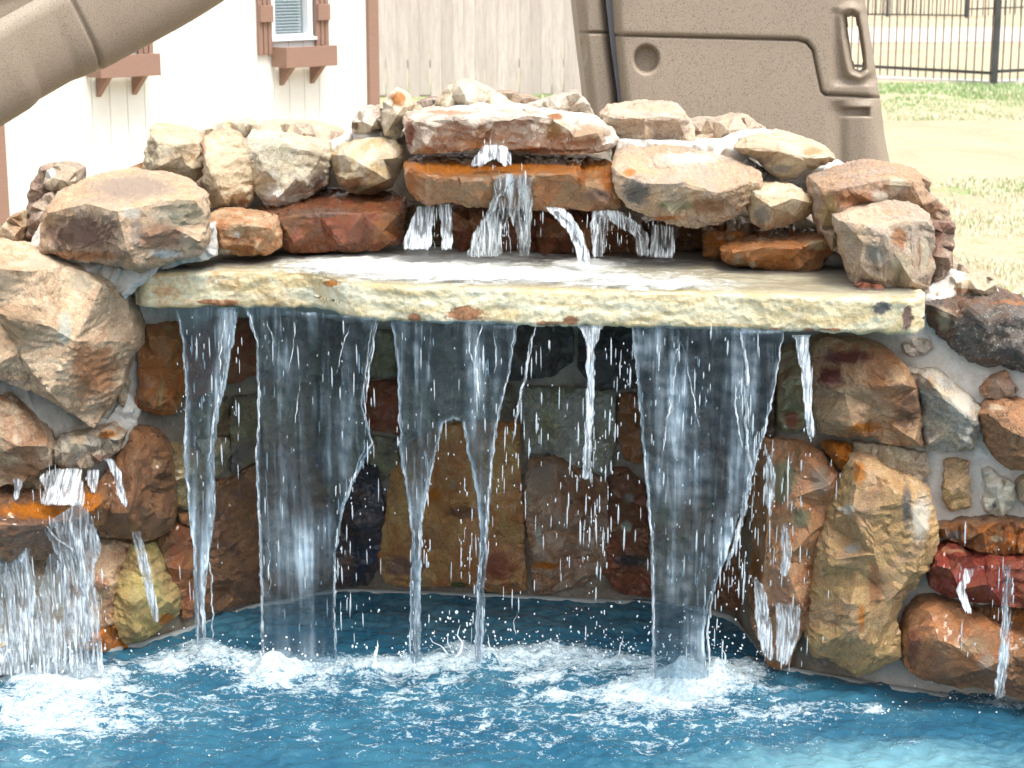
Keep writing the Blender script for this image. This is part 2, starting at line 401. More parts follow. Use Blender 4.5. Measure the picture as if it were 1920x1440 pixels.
    X = X + nrm * d[:, None]
    o = mesh_obj(name, X, T, mat or M_ROCK, parent or WF)
    if mat is None: o.data.set_sharp_from_angle(angle=math.radians(24))
    col = np.zeros((len(X), 4))
    for (bx, by, br, bc) in patches:
        brx, bry = br if isinstance(br, tuple) else (br, br)
        wgt = np.clip(1.12 - np.sqrt(((V[:, 3] - bx) / brx) ** 2 + ((V[:, 4] - by) / bry) ** 2), 0, 1)
        up = wgt > col[:, 3]; col[up, :3] = PAL[bc]; col[up, 3] = wgt[up]
    cattr(o.data, 'patch', col)
    if mat is None:
        jt = 1.27 + r.uniform(-.08, .08)
        for k, cc in zip(('c1', 'c2', 'c3'), c): o[k] = tuple(x * jt for x in PAL[cc])
        o['wet'] = float(wet)
    elif mat is M_MORTAR: fattr(o.data, 'wet_shade', np.full(len(X), wet))
    if label: o['label'] = label
    if label and 'lichen' in label: o['speck'] = 1.0
    return o

PAL = dict(tan=(.44, .30, .185), brown=(.27, .15, .082), dbrown=(.16, .085, .048), rust=(.34, .12, .035), orange=(.50, .19, .045), cream=(.58, .50, .37),
           pale=(.66, .60, .50), grey=(.33, .31, .27), dgrey=(.12, .11, .10), black=(.035, .036, .042), bluek=(.02, .03, .055), maroon=(.15, .028, .025), redbr=(.25, .085, .05),
           purple=(.19, .115, .085), ochre=(.44, .30, .145), yellow=(.50, .385, .16), pink=(.48, .27, .17), peach=(.60, .45, .31), olive=(.25, .235, .14), mauve=(.37, .285, .22),
           white=(.78, .76, .72), green=(.05, .09, .02), buff=(.50, .41, .28), sienna=(.36, .17, .08), lichen=(.50, .50, .42))

# ------------------------------------------------------------------ mortar wall (core of the waterfall)
def build_mortar_wall():
    s0, s1 = _ws[0], _ws[-1]; ns = 420
    s = np.linspace(s0, s1, ns); Y = np.interp(s, _ws, _wy)
    k = np.ones(9) / 9; Y = np.convolve(np.pad(Y, 4, mode='edge'), k, 'valid')
    px = 960 + F * s * cp
    ztop = np.interp(px, [-100, 60, 180, 260, 330, 1480, 1560, 1740, 1800, 1925, 2200], [1.0, .98, .95, .90, .88, .88, .90, .925, .90, .84, .80])
    rows = []; nz = 90
    for j in range(nz): rows.append((j / (nz - 1), 0))
    for b in (.02, .06, .12, .2, .3, .45, .6, .8): rows.append((1, b))
    V = []; 
    for t, b in rows:
        z = -.35 + (ztop + .35) * t
        yy = Y + b + .02 * np.clip(z - .6, 0, 1) * (px > 1500)
        sl_ = np.interp(px, [-100, 150, 400, 1500, 1750, 2200], [-.5, -.2, .25, .25, -.5, -.6]); V.append(np.stack([s * yy, yy, z if b == 0 else z + b * sl_ * (1 if b < .25 else np.where(sl_ > 0, .25 / b, 1))], 1))
    V = np.concatenate(V); nr = len(rows)
    d = .006 * fbm(V * 6, 3) + .004 * fbm(V * 30 + 3, 3) - .008
    V[:, 1] -= d
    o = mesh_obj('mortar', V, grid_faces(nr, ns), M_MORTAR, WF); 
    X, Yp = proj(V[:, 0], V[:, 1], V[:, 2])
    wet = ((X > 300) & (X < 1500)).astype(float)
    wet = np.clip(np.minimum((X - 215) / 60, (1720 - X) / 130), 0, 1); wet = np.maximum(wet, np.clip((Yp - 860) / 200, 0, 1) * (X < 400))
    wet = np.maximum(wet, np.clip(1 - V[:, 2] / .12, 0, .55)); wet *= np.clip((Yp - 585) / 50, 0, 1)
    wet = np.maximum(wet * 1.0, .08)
    fattr(o.data, 'wet_shade', wet)
build_mortar_wall()

# ------------------------------------------------------------------ ledge slab
ZB, ZT = .860, .942
FE = [onz(x, y, ZB) for x, y in ((255, 577), (420, 574), (590, 578), (640, 596), (760, 603), (1000, 610), (1300, 616), (1738, 629))]
FEx = np.array([p.x for p in FE]); FEy = np.array([p.y for p in FE])
def edgeY(px, z=ZB, py=600):
    d = ray(px, py); s = d[0] / d[1]; y = 4.2
    for _ in range(6): y = float(np.interp(s * y, FEx, FEy))
    return y
def build_slab():
    n = 520; x = np.linspace(FEx[0] - .01, FEx[-1] + .004, n)
    k = np.ones(21) / 21; yf = np.interp(x, FEx, FEy); yf = np.convolve(np.pad(yf, 10, mode='edge'), k, 'valid')
    yb = np.full(n, 4.86)
    prof = [(1, ZT - .03, 1), (1, ZT, 1)] + [(q, ZT, 1) for q in (.8, .6, .4, .25, .12, .06, .03, .014)] + [(.004, ZT - .004, 0), (0, ZT - .010, 0)] \
        + [(0.0, ZT - .010 - (ZT - ZB - .018) * q / 14, 0) for q in range(1, 15)] + [(.004, ZB, 0), (.015, ZB - .002, 0), (.06, ZB, 0), (.3, ZB, 0), (1, ZB, 0)]
    V = []; kind = []
    px_ = proj(x, yf, np.full(n, .9))[0]
    for (q, z, tp) in prof:
        yy = yf + (yb - yf) * q; zz = np.full(n, z)
        if q < .02 and z < ZB + .03:      # ragged lower edge
            zz = zz + .006 * fbm(np.stack([x * 22, x * 0, x * 0], 1), 4) + .010 * np.exp(-((px_ - 615) / 26) ** 2)
        V.append(np.stack([x, yy, zz], 1)); kind.append(np.full(n, q))
    V = np.concatenate(V); kind = np.concatenate(kind)
    front = (kind < .02)
    d = .006 * fbm(V * 7 + 5, 2) + .0024 * (ridged(V * [20, 20, 34], 3) - .6) + .0016 * fbm(V * 110, 3)
    # rounded chipped lobes, right end breaks back
    pxv, pyv = proj(V[:, 0], V[:, 1], V[:, 2])
    V[:, 1] += np.where(front, -d * 1.1, 0); V[:, 1] += np.where(kind < .5, .06 * np.clip((pxv - 1705) / 40, 0, 1) ** 2 + .05 * np.clip((285 - pxv) / 35, 0, 1) ** 2, 0)
    V[:, 2] += np.where((V[:, 2] > ZB + .03) & ~front, .0008 * fbm(V * 9, 3), 0)
    o = mesh_obj('ledge_slab', V, grid_faces(len(prof), n)[:, ::-1], M_SLAB, WF)
    o['label'] = 'long cream and ochre stone ledge the water pours over'
    spots = [(428, 570, 36, 16, 'sienna'), (780, 597, 26, 20, 'sienna'), (875, 590, 66, 28, 'sienna'), (1030, 606, 70, 9, 'brown'), (1070, 600, 26, 16, 'sienna'), (620, 531, 28, 10, 'orange'),
             (1650, 577, 40, 22, 'dgrey'), (1700, 590, 18, 40, 'purple'), (1520, 618, 190, 6, 'sienna'), (400, 566, 50, 8, 'sienna')]
    dk = np.zeros(len(V)); sc = np.zeros((len(V), 4)); sc[:, 3] = 1
    for (bx, by, rx, ry, cn) in spots:
        wgt = np.clip(1.05 - np.sqrt(((pxv - bx) / rx) ** 2 + ((pyv - by) / ry) ** 2), 0, 1) * (kind < .02); up = wgt > dk; sc[up, :3] = PAL[cn]; dk = np.maximum(dk, wgt)
    fattr(o.data, 'dark', dk); cattr(o.data, 'stain', sc)
build_slab()

# ------------------------------------------------------------------ stones
K = stone
T1, T2, T3 = ('mauve', 'purple', 'cream'), ('buff', 'sienna', 'cream'), ('cream', 'buff', 'grey')
# -- mortar bodies behind and between the upper stones
K([(-80, 480), (0, 430), (60, 420), (130, 360), (215, 345), (285, 340), (330, 290), (400, 265), (560, 270), (640, 262), (700, 235), (750, 225), (830, 205), (960, 200), (1080, 215), (1150, 245), (1270, 262), (1400, 262), (1500, 315), (1560, 350), (1700, 375), (1745, 470), (1800, 520), (1880, 560), (1960, 600), (1700, 620), (1450, 560), (950, 500), (500, 500), (230, 520), (60, 520)],
  D=4.99, inner=[(200, 450, -.3), (600, 420, -.05), (950, 380, .05), (1300, 410, -.05), (1600, 470, -.28), (450, 380, 0), (1500, 400, -.12), (1780, 560, -.5), (60, 490, -.45)], roll=.06, thick=.35, mat=M_MORTAR, name='mortar', wet=1., jit=0)  # wet behind the trickles; elsewhere its dark tone paints shade in the gaps
K([(1160, 262), (1200, 262), (1300, 268), (1360, 268), (1400, 252), (1450, 248), (1420, 275), (1400, 300), (1440, 325), (1470, 345), (1500, 340), (1530, 320), (1580, 305), (1600, 330), (1555, 360), (1530, 400), (1500, 400), (1440, 360), (1400, 330), (1330, 300), (1190, 290), (1150, 300)], D=4.60, roll=.03, thick=.2, mat=M_MORTAR, name='mortar', wet=0, rough=.7)
K([(600, 275), (650, 255), (690, 240), (720, 245), (765, 245), (760, 275), (745, 300), (700, 285), (640, 290), (612, 300)], D=4.74, roll=.03, thick=.2, mat=M_MORTAR, name='mortar', wet=0, rough=.7)
K([(835, 206), (880, 197), (980, 202), (1050, 208), (1110, 217), (1150, 238), (1166, 262), (1152, 287), (1122, 250), (1000, 214), (840, 213)], D=4.66, roll=.03, thick=.2, mat=M_MORTAR, name='mortar', wet=0, rough=.7)
K([(1520, 430), (1560, 440), (1590, 480), (1605, 520), (1600, 560), (1540, 540), (1545, 490), (1540, 460)], D=4.38, roll=.03, thick=.2, mat=M_MORTAR, name='mortar', wet=.1, rough=.7)
K([(1590, 552), (1650, 548), (1740, 540), (1790, 515), (1830, 530), (1880, 548), (1900, 575), (1800, 580), (1745, 575), (1735, 562), (1640, 562)], D=4.16, roll=.03, thick=.3, mat=M_MORTAR, name='mortar', wet=0, rough=.7)
K([(60, 450), (90, 400), (130, 380), (140, 480), (230, 505), (262, 500), (300, 500), (285, 520), (255, 540), (235, 560), (200, 540), (100, 505), (50, 480)], D=4.30, roll=.03, thick=.2, mat=M_MORTAR, name='mortar', wet=.15, rough=.7)
K([(-60, 705), (40, 720), (110, 745), (200, 790), (240, 740), (262, 770), (240, 850), (190, 850), (100, 860), (40, 800), (-60, 770)], off=-.03, roll=.03, thick=.1, mat=M_MORTAR, name='mortar', wet=.25, rough=.8)
K([(378, 430), (400, 420), (405, 480), (380, 490), (340, 495), (300, 505), (330, 470)], D=4.33, roll=.02, thick=.1, mat=M_MORTAR, name='mortar', wet=.1, rough=.7)
# -- crown of the waterfall, left to right
K([(33, 460), (50, 400), (57, 350), (77, 312), (97, 309), (105, 345), (95, 370), (85, 400), (75, 440), (60, 467)], D=4.5, c=('purple', 'mauve', 'buff'), thick=.14)
K([(88, 320), (108, 307), (128, 312), (142, 322), (144, 340), (138, 357), (120, 362), (95, 358), (82, 345)], D=4.48, c=('buff', 'mauve', 'cream'), patches=[(95, 325, 14, 'white')])
K([(58, 385), (95, 362), (107, 375), (100, 400), (82, 425), (75, 445), (50, 445)], D=4.44, c=('mauve', 'purple', 'cream'))
K([(-25, 470), (5, 425), (22, 405), (38, 400), (44, 425), (33, 464), (15, 475)], D=4.42, c=('brown', 'buff', 'rust'))
K([(217, 331), (250, 314), (265, 307), (290, 322), (298, 338), (250, 348)], D=4.9, c=('rust', 'dbrown', 'buff'), label='small rust brown stone peeping up behind the large purple stone')
K([(283, 238, .08), (300, 237, .1), (337, 245, .1), (363, 258, .07), (377, 270, .05), (383, 310, .05), (380, 333), (360, 355), (333, 345), (293, 332), (267, 318), (272, 287), (278, 267)], D=4.72, inner=[(290, 262, .0), (345, 270, -.03), (362, 315, -.02), (300, 310, -.02)], c=('tan', 'buff', 'grey'), thick=.22, label='pale cream boulder standing upright', patches=[(277, 245, 10, 'dgrey'), (285, 275, (14, 30), 'buff')])
K([(375, 266), (395, 250), (430, 248), (450, 268), (466, 300), (475, 335), (473, 373), (462, 388), (417, 388), (378, 386), (358, 360), (383, 330), (383, 300)], D=4.6, inner=[(380, 275, 0), (400, 330, -.035), (422, 378, -.02), (440, 300, .0), (460, 360, .0)], ridges=[(0, 1), (1, 2)], c=('buff', 'tan', 'cream'), thick=.2, patches=[(380, 285, (10, 30), 'pink'), (375, 355, (26, 26), 'purple'), (455, 380, 14, 'pink')])
K([(458, 268, .12), (470, 250, .16), (515, 253, .18), (565, 260, .16), (613, 272, .1), (617, 300), (612, 345), (570, 372), (535, 390), (500, 392), (483, 362), (475, 330), (465, 298)], D=4.6, inner=[(480, 285, .03), (530, 272, 0), (600, 283, .0), (575, 345, 0), (520, 370, -.02), (500, 320, -.03)], ridges=[(0, 1), (1, 2), (1, 4)], c=('grey', 'cream', 'olive'), thick=.22,
  patches=[(515, 370, 26, 'white'), (590, 300, (26, 40), 'buff'), (600, 350, (24, 24), 'purple'), (520, 388, (40, 8), 'rust')], label='large grey green block with a white splash of mortar')
K([(350, 256), (393, 240), (415, 229), (475, 231), (482, 256), (430, 262)], D=4.85, c=('ochre', 'cream', 'grey'))
K([(474, 234, .1), (533, 232, .1), (583, 235, .1), (640, 249, .1), (636, 262), (600, 274), (520, 262), (474, 254)], D=4.8, c=('mauve', 'peach', 'pale'), thick=.2)
K([(622, 290), (640, 272), (690, 262), (740, 262), (758, 280), (762, 300), (745, 330), (735, 350), (700, 364), (665, 362), (640, 350), (625, 325)], D=4.58, roll=.09, inner=[(650, 292, .01), (700, 280, .02), (742, 295, .01), (725, 335, 0), (690, 350, .01), (650, 335, .01), (690, 315, -.02)], rough=.6, fac=.25, c=('ochre', 'cream', 'buff'), label='rounded yellow boulder', patches=[(690, 352, (44, 12), 'olive'), (720, 300, (20, 20), 'buff')])
K([(480, 396, .16), (520, 380, .2), (580, 364, .24), (650, 360, .24), (720, 364, .22), (757, 376, .12), (758, 400), (752, 455), (700, 468), (620, 470), (545, 474), (525, 460), (520, 425), (495, 410)], D=4.48, inner=[(525, 412, .015), (600, 402, 0), (680, 402, -.01), (745, 404, 0), (740, 450, 0), (640, 455, -.01), (550, 455, 0)], ridges=[(0, 1), (1, 2), (2, 3)], wet=1., c=('redbr', 'dbrown', 'sienna'), patches=[(720, 430, (30, 40), 'sienna'), (600, 400, (90, 10), 'purple')], thick=.2, label='wet red brown flat stone left of the trickles')
K([(388, 418, .08), (395, 402, .1), (430, 399, .12), (490, 404, .1), (515, 415), (524, 440), (522, 465), (500, 478), (440, 477), (395, 472), (385, 445)], D=4.40, inner=[(400, 422, 0), (460, 420, -.01), (508, 428, 0), (480, 465, 0), (420, 462, 0)], ridges=[(0, 1), (1, 2)], c=('tan', 'sienna', 'cream'), wet=.35, patches=[(445, 440, 10, 'white'), (415, 470, (30, 6), 'white')])
K([(757, 223, .08), (763, 214, .1), (807, 209, .12), (923, 210, .13), (1007, 214, .13), (1050, 216, .12), (1123, 226, .1), (1147, 243, .06), (1160, 263), (1143, 280), (1107, 287), (1057, 288), (990, 283), (940, 276), (890, 276), (847, 285), (800, 287), (773, 285), (765, 267), (758, 247)], D=4.52,
  inner=[(775, 228, .0), (850, 222, -.01), (930, 226, .0), (1000, 220, -.01), (1035, 225, .0), (1060, 240, -.02), (1120, 250, .01), (1130, 272, .02), (1000, 270, .01), (900, 262, .0), (800, 270, 0)], ridges=[(0, 1), (1, 2), (2, 3), (3, 4)], c=('mauve', 'pale', 'grey'), thick=.3,
  patches=[(770, 250, (14, 40), 'redbr'), (840, 213, (80, 5), 'pink'), (905, 250, (28, 20), 'brown'), (985, 250, (36, 24), 'pale'), (1040, 245, (34, 26), 'ochre'), (1040, 222, (20, 8), 'rust'), (1100, 255, (50, 26), 'tan'), (1000, 281, (180, 6), 'dbrown')], label='long flat capstone streaked grey pink and brown')
K([(805, 208), (840, 163), (867, 150), (887, 153), (923, 172), (967, 200), (930, 212), (810, 214)], D=4.72, inner=[(862, 160, .0), (880, 190, -.04), (840, 200, 0), (930, 200, .0)], ridges=[(0, 1)], c=('pale', 'buff', 'grey'), thick=.14, label='pale peaked stone at the very top')
K([(918, 176), (953, 173), (1013, 190), (1010, 206), (965, 206)], D=4.86, c=('purple', 'mauve', 'buff'))
K([(778, 194), (820, 186), (820, 212), (785, 212)], D=4.86, c=('purple', 'mauve', 'grey'))
K([(970, 205), (1020, 190), (1063, 177), (1083, 172), (1100, 190), (1118, 224), (1040, 220), (968, 214)], D=4.7, c=('pale', 'mauve', 'grey'), thick=.14)
K([(716, 235), (720, 192), (743, 168), (757, 173), (790, 210), (767, 216), (757, 230), (758, 253), (740, 262), (722, 255)], D=4.64, inner=[(745, 180, 0), (745, 215, -.03), (730, 240, 0)], c=('pale', 'buff', 'grey'), patches=[(745, 185, (20, 20), 'orange')], thick=.12, label='pale stone with an orange tip')
K([(660, 230), (677, 206), (722, 201), (724, 235), (693, 248), (660, 247)], D=4.7, c=('mauve', 'pale', 'brown'), patches=[(665, 235, 12, 'purple')])
K([(758, 312, .12), (765, 304, .22), (840, 301, .3), (900, 303, .34), (980, 300, .34), (1090, 302, .32), (1150, 312, .2), (1158, 345), (1160, 385), (1125, 393), (1070, 389), (1030, 396), (960, 386), (900, 389), (850, 379), (800, 383), (780, 373), (762, 345)], D=4.36,
  inner=[(768, 318, .02), (800, 330, .0), (860, 336, -.01), (920, 334, .0), (1000, 328, -.01), (1075, 326, 0), (1095, 345, .02), (1140, 345, .03), (1130, 380, .03), (1000, 375, .02), (900, 370, .01), (800, 368, .01)], ridges=[(0, 1), (1, 2), (2, 3), (3, 4), (4, 5)],
  c=('brown', 'sienna', 'olive'), wet=.8, thick=.3, patches=[(775, 340, (16, 50), 'rust'), (850, 314, (150, 26), 'orange'), (1020, 312, (180, 22), 'orange'), (1090, 335, (14, 20), 'rust'), (1140, 340, (22, 26), 'rust'), (1120, 365, (40, 20), 'purple')], label='wet rusty orange ledge under the capstone')
K([(755, 385), (845, 380), (850, 478), (752, 472)], D=4.66, c=('olive', 'dbrown', 'brown'), wet=.8)
K([(835, 392), (900, 390), (960, 396), (1012, 396), (1018, 474), (940, 482), (860, 476), (840, 430)], D=4.56, c=('redbr', 'brown', 'maroon'), wet=.9, roll=.07)
K([(1005, 400), (1060, 393), (1110, 393), (1165, 405), (1218, 445), (1218, 484), (1100, 488), (1010, 478)], D=4.5, roll=.1, c=('redbr', 'brown', 'maroon'), wet=.9, patches=[(1120, 410, (50, 14), 'maroon')], label='rounded wet red brown boulder behind the trickles')
K([(1205, 415), (1330, 422), (1335, 488), (1210, 486)], D=4.62, c=('dbrown', 'brown', 'purple'), wet=.9, roll=.03)
K([(1152, 320, .06), (1160, 292, .18), (1185, 282, .22), (1250, 277, .26), (1330, 290, .24), (1390, 310, .18), (1425, 327, .1), (1430, 347), (1405, 375), (1385, 400), (1345, 420), (1305, 427), (1265, 420), (1215, 402), (1180, 389), (1157, 360)], D=4.32,
  inner=[(1168, 330, .02), (1205, 345, -.01), (1280, 345, -.02), (1345, 362, -.01), (1405, 342, .02), (1390, 375, .03), (1330, 400, .02), (1260, 400, .0), (1200, 375, .02)], ridges=[(0, 1), (1, 2), (2, 3), (3, 4)], c=('mauve', 'tan', 'grey'), thick=.3,
  patches=[(1330, 385, (60, 22), 'brown'), (1195, 360, (38, 34), 'dgrey'), (1270, 385, (60, 16), 'olive'), (1240, 408, (60, 8), 'rust'), (1180, 325, (20, 8), 'orange'), (1290, 300, (90, 18), 'pale'), (1290, 355, (50, 10), 'peach')], label='big rounded tan boulder with a pale flat top')
K([(1127, 215, .08), (1140, 202, .1), (1200, 196, .12), (1270, 197, .12), (1283, 215, .08), (1303, 240), (1302, 268), (1270, 274), (1200, 270), (1163, 260), (1135, 237)], D=4.62, inner=[(1145, 220, 0), (1210, 222, -.01), (1275, 222, 0), (1285, 258, .01), (1210, 258, 0)], ridges=[(0, 1), (1, 2)], c=('peach', 'mauve', 'pale'), thick=.2, patches=[(1230, 205, (70, 10), 'peach')])
K([(1293, 234, .1), (1323, 227, .12), (1347, 229, .12), (1380, 217, .12), (1400, 219, .1), (1427, 236, .06), (1442, 250), (1413, 258), (1383, 265), (1343, 275), (1298, 274)], D=4.75, c=('mauve', 'peach', 'grey'), thick=.2, patches=[(1335, 262, 10, 'pink')])
K([(1383, 277, .06), (1413, 254, .12), (1467, 251, .14), (1520, 266, .1), (1563, 289, .05), (1568, 299), (1540, 310), (1507, 323), (1493, 334), (1467, 338), (1443, 320), (1423, 300), (1397, 288)], D=4.48, inner=[(1400, 278, 0), (1460, 284, -.02), (1505, 295, -.02), (1555, 294, 0), (1470, 325, .02), (1505, 312, .01)], ridges=[(0, 1), (1, 2), (2, 3)], c=('buff', 'cream', 'tan'), thick=.2,
  patches=[(1430, 300, (30, 14), 'mauve'), (1465, 315, (30, 12), 'grey'), (1520, 285, (30, 12), 'ochre')], label='pointed buff stone lying on white mortar')
K([(1403, 355, .05), (1440, 348, .09), (1487, 349, .09), (1520, 369, .05), (1529, 384), (1513, 407), (1480, 420), (1437, 431), (1413, 418), (1406, 393)], D=4.34, inner=[(1415, 362, 0), (1445, 388, -.04), (1485, 372, -.03), (1515, 380, 0), (1440, 420, 0), (1490, 405, 0)], ridges=[(0, 1), (1, 2), (2, 3)], c=('ochre', 'cream', 'buff'), thick=.16, label='small faceted yellow stone', patches=[(1430, 405, (22, 26), 'grey')])
K([(1527, 363), (1530, 343), (1547, 338), (1600, 323, .1), (1620, 315, .12), (1653, 313, .12), (1673, 317, .12), (1717, 322, .12), (1726, 333, .1), (1745, 342), (1742, 363), (1780, 397), (1782, 417), (1747, 419), (1740, 407), (1665, 398), (1597, 415), (1580, 425), (1590, 480), (1560, 468), (1540, 430), (1530, 400)], D=4.26,
  inner=[(1545, 360, 0), (1590, 352, -.03), (1650, 340, .0), (1710, 345, .0), (1580, 400, -.02), (1640, 380, -.01), (1730, 385, .01), (1562, 440, .0)], ridges=[(0, 1), (1, 2), (2, 3), (1, 4)], c=('tan', 'mauve', 'sienna'), thick=.28, patches=[(1555, 395, (24, 50), 'ochre'), (1680, 345, (26, 14), 'cream'), (1650, 370, (24, 16), 'pale'), (1600, 372, (60, 26), 'sienna'), (1740, 390, (34, 20), 'brown')])
K([(1573, 414, .04), (1597, 400, .08), (1663, 385, .12), (1710, 387, .12), (1742, 403, .08), (1748, 433), (1751, 500), (1741, 538), (1723, 548), (1660, 544), (1607, 541), (1597, 510), (1590, 483), (1583, 450)], D=4.10,
  inner=[(1585, 418, 0), (1625, 425, -.01), (1655, 440, -.035), (1662, 425, -.02), (1710, 415, -.01), (1714, 530, -.02), (1655, 530, .0), (1615, 500, -.01), (1738, 420, .02)], ridges=[(0, 1), (1, 2), (2, 3), (3, 4), (4, 5), (2, 6), (4, 8)], c=('tan', 'mauve', 'cream'), thick=.24,
  patches=[(1625, 415, (40, 14), 'peach'), (1640, 475, (24, 26), 'grey'), (1685, 445, (24, 30), 'sienna'), (1690, 500, (26, 34), 'buff'), (1730, 470, (12, 60), 'cream'), (1722, 480, (4, 60), 'sienna')], label='tall squared pink and brown block at the right end of the ledge')
K([(1746, 420), (1790, 419), (1789, 460), (1783, 500), (1768, 526), (1752, 532), (1748, 480)], D=4.17, c=('purple', 'mauve', 'redbr'), thick=.14)
K([(1785, 492), (1807, 496), (1817, 510), (1819, 524), (1800, 520), (1786, 506)], D=4.4, c=('mauve', 'buff', 'grey'))
K([(1750, 552), (1800, 528), (1860, 516), (1871, 533), (1871, 556), (1800, 560)], D=4.13, c=('peach', 'cream', 'buff'), thick=.1, patches=[(1800, 545, (40, 8), 'pink')])
K([(1320, 432, .08), (1345, 419, .12), (1390, 412, .14), (1440, 430, .1), (1490, 425, .08), (1502, 440, .05), (1440, 449, .0), (1375, 456), (1360, 470), (1348, 492), (1322, 482)], D=4.44, c=('orange', 'sienna', 'brown'), wet=.85, patches=[(1370, 445, 12, 'peach')])
K([(1355, 472, .04), (1380, 460, .08), (1430, 450, .1), (1487, 446, .1), (1540, 437, .08), (1565, 443), (1568, 467), (1548, 484), (1533, 509), (1507, 513), (1463, 508), (1420, 503), (1380, 498), (1360, 489)], D=4.30, inner=[(1372, 472, 0), (1430, 464, -.02), (1500, 462, -.02), (1550, 450, 0), (1500, 498, 0), (1410, 488, 0)], ridges=[(0, 1), (1, 2), (2, 3)], c=('sienna', 'brown', 'rust'), wet=.9, thick=.16, patches=[(1385, 485, 16, 'mauve'), (1410, 495, 9, 'pale'), (1530, 460, (26, 14), 'buff')], label='wet orange brown stone lying on the right of the ledge')
K([(1604, 534), (1620, 530), (1640, 533), (1650, 532), (1661, 543), (1647, 550), (1617, 547)], D=4.08, c=('redbr', 'brown', 'purple'), thick=.03, roll=.02, label='small red chip at the foot of the squared block')
# -- large stones of the left wing
K([(76, 425), (86, 392), (110, 362, .06), (165, 338, .18), (230, 325, .24), (290, 333, .22), (340, 350, .16), (377, 372, .08), (382, 400), (386, 455), (370, 477), (330, 487), (263, 510), (200, 497), (120, 482), (78, 472)], D=4.22,
  inner=[(92, 400, .01), (160, 385, 0), (222, 398, -.06), (300, 378, -.02), (365, 376, .01), (240, 470, -.06), (258, 500, -.03), (370, 450, .01), (100, 465, .02)], ridges=[(0, 1), (1, 2), (2, 3), (3, 4), (2, 5), (5, 6)], c=('mauve', 'tan', 'buff'), thick=.26,
  patches=[(310, 445, (80, 36), 'pink'), (256, 430, (20, 44), 'mauve'), (330, 402, (60, 16), 'cream'), (350, 450, (40, 40), 'peach'), (245, 400, (30, 14), 'pale'), (150, 435, (100, 50), 'purple'), (170, 478, (90, 14), 'sienna'), (250, 352, (120, 34), 'mauve'), (340, 400, (60, 40), 'buff'), (310, 475, (50, 10), 'white'), (120, 480, (80, 14), 'sienna')], label='large purple brown block with an orange corner')
K([(-80, 450), (0, 465, .08), (60, 478, .07), (117, 500, .06), (187, 520), (207, 527), (233, 567), (258, 627), (258, 653), (233, 683), (227, 720), (217, 737), (200, 767), (175, 800), (143, 780), (93, 747), (33, 723), (0, 711), (-80, 700)], off=-.17, roll=.06,
  inner=[(-40, 500, 0), (60, 510, 0), (190, 535, -.01), (140, 640, -.035), (92, 735, -.01), (240, 640, .02), (190, 740, .02), (-20, 690, 0), (40, 600, -.02)], ridges=[(2, 3), (3, 4)], c=('tan', 'peach', 'brown'), thick=.3, rough=.8,
  patches=[(120, 615, (20, 42), 'lichen'), (175, 690, (60, 90), 'sienna'), (0, 540, (60, 50), 'peach'), (60, 495, (70, 12), 'cream'), (150, 530, (30, 30), 'cream'), (30, 610, (60, 60), 'tan'), (20, 715, (60, 8), 'mauve')], label='giant tan boulder at the left edge')
K([(-80, 760), (0, 750), (50, 785), (85, 822), (97, 842), (92, 872), (60, 892), (30, 905), (0, 907), (-80, 912)], off=-.14, c=('buff', 'brown', 'mauve'), inner=[(-40, 800, 0), (30, 835, -.02), (85, 835, 0), (40, 870, .03), (-40, 880, .02)], ridges=[(0, 1), (1, 2)], patches=[(40, 880, (60, 24), 'brown'), (30, 825, 16, 'peach')])
K([(97, 842), (110, 822), (160, 815), (205, 805), (228, 822), (221, 845), (190, 868), (150, 882), (113, 875), (97, 857)], off=-.12, c=('grey', 'buff', 'sienna'), patches=[(140, 840, (30, 14), 'cream'), (200, 815, (26, 10), 'orange'), (190, 860, (30, 10), 'purple')])
K([(-80, 905), (30, 902), (73, 885), (120, 875), (157, 882), (157, 918), (80, 928), (30, 936), (-80, 942)], off=-.04, c=('brown', 'buff', 'dbrown'), wet=.7)
K([(-80, 938, .0), (0, 946, .02), (33, 938, .06), (100, 925, .1), (160, 916, .1), (196, 920, .06), (202, 943), (190, 985), (150, 1020), (110, 1042), (60, 1050), (0, 1050), (-80, 1050)], off=-.17, inner=[(-20, 982, 0), (60, 985, -.02), (150, 972, -.02), (190, 945, .0), (100, 1030, .03), (0, 1038, .03)], ridges=[(0, 1), (1, 2), (2, 3)], c=('brown', 'dbrown', 'purple'), wet=.9, thick=.2,
  patches=[(60, 960, (110, 22), 'orange'), (170, 945, (36, 26), 'orange'), (0, 985, (30, 8), 'pink')], label='wet orange shelf stone catching the left trickle')
K([(263, 640), (273, 613), (330, 607), (343, 633), (348, 683), (347, 733), (327, 773), (290, 778), (253, 763), (263, 720), (260, 690)], off=-.05, inner=[(280, 630, 0), (335, 640, 0), (305, 690, .035), (295, 712, -.0), (290, 765, 0), (330, 760, 0), (270, 740, 0)], ridges=[(1, 2), (2, 3), (3, 4)], c=('rust', 'sienna', 'brown'), wet=.6, patches=[(315, 615, (16, 8), 'ochre'), (300, 740, (8, 40), 'ochre'), (280, 720, 14, 'pink')], label='rust orange stone just inside the grotto')
K([(227, 710), (237, 695), (241, 720), (232, 765), (221, 747)], off=-.06, c=('tan', 'cream', 'brown'))
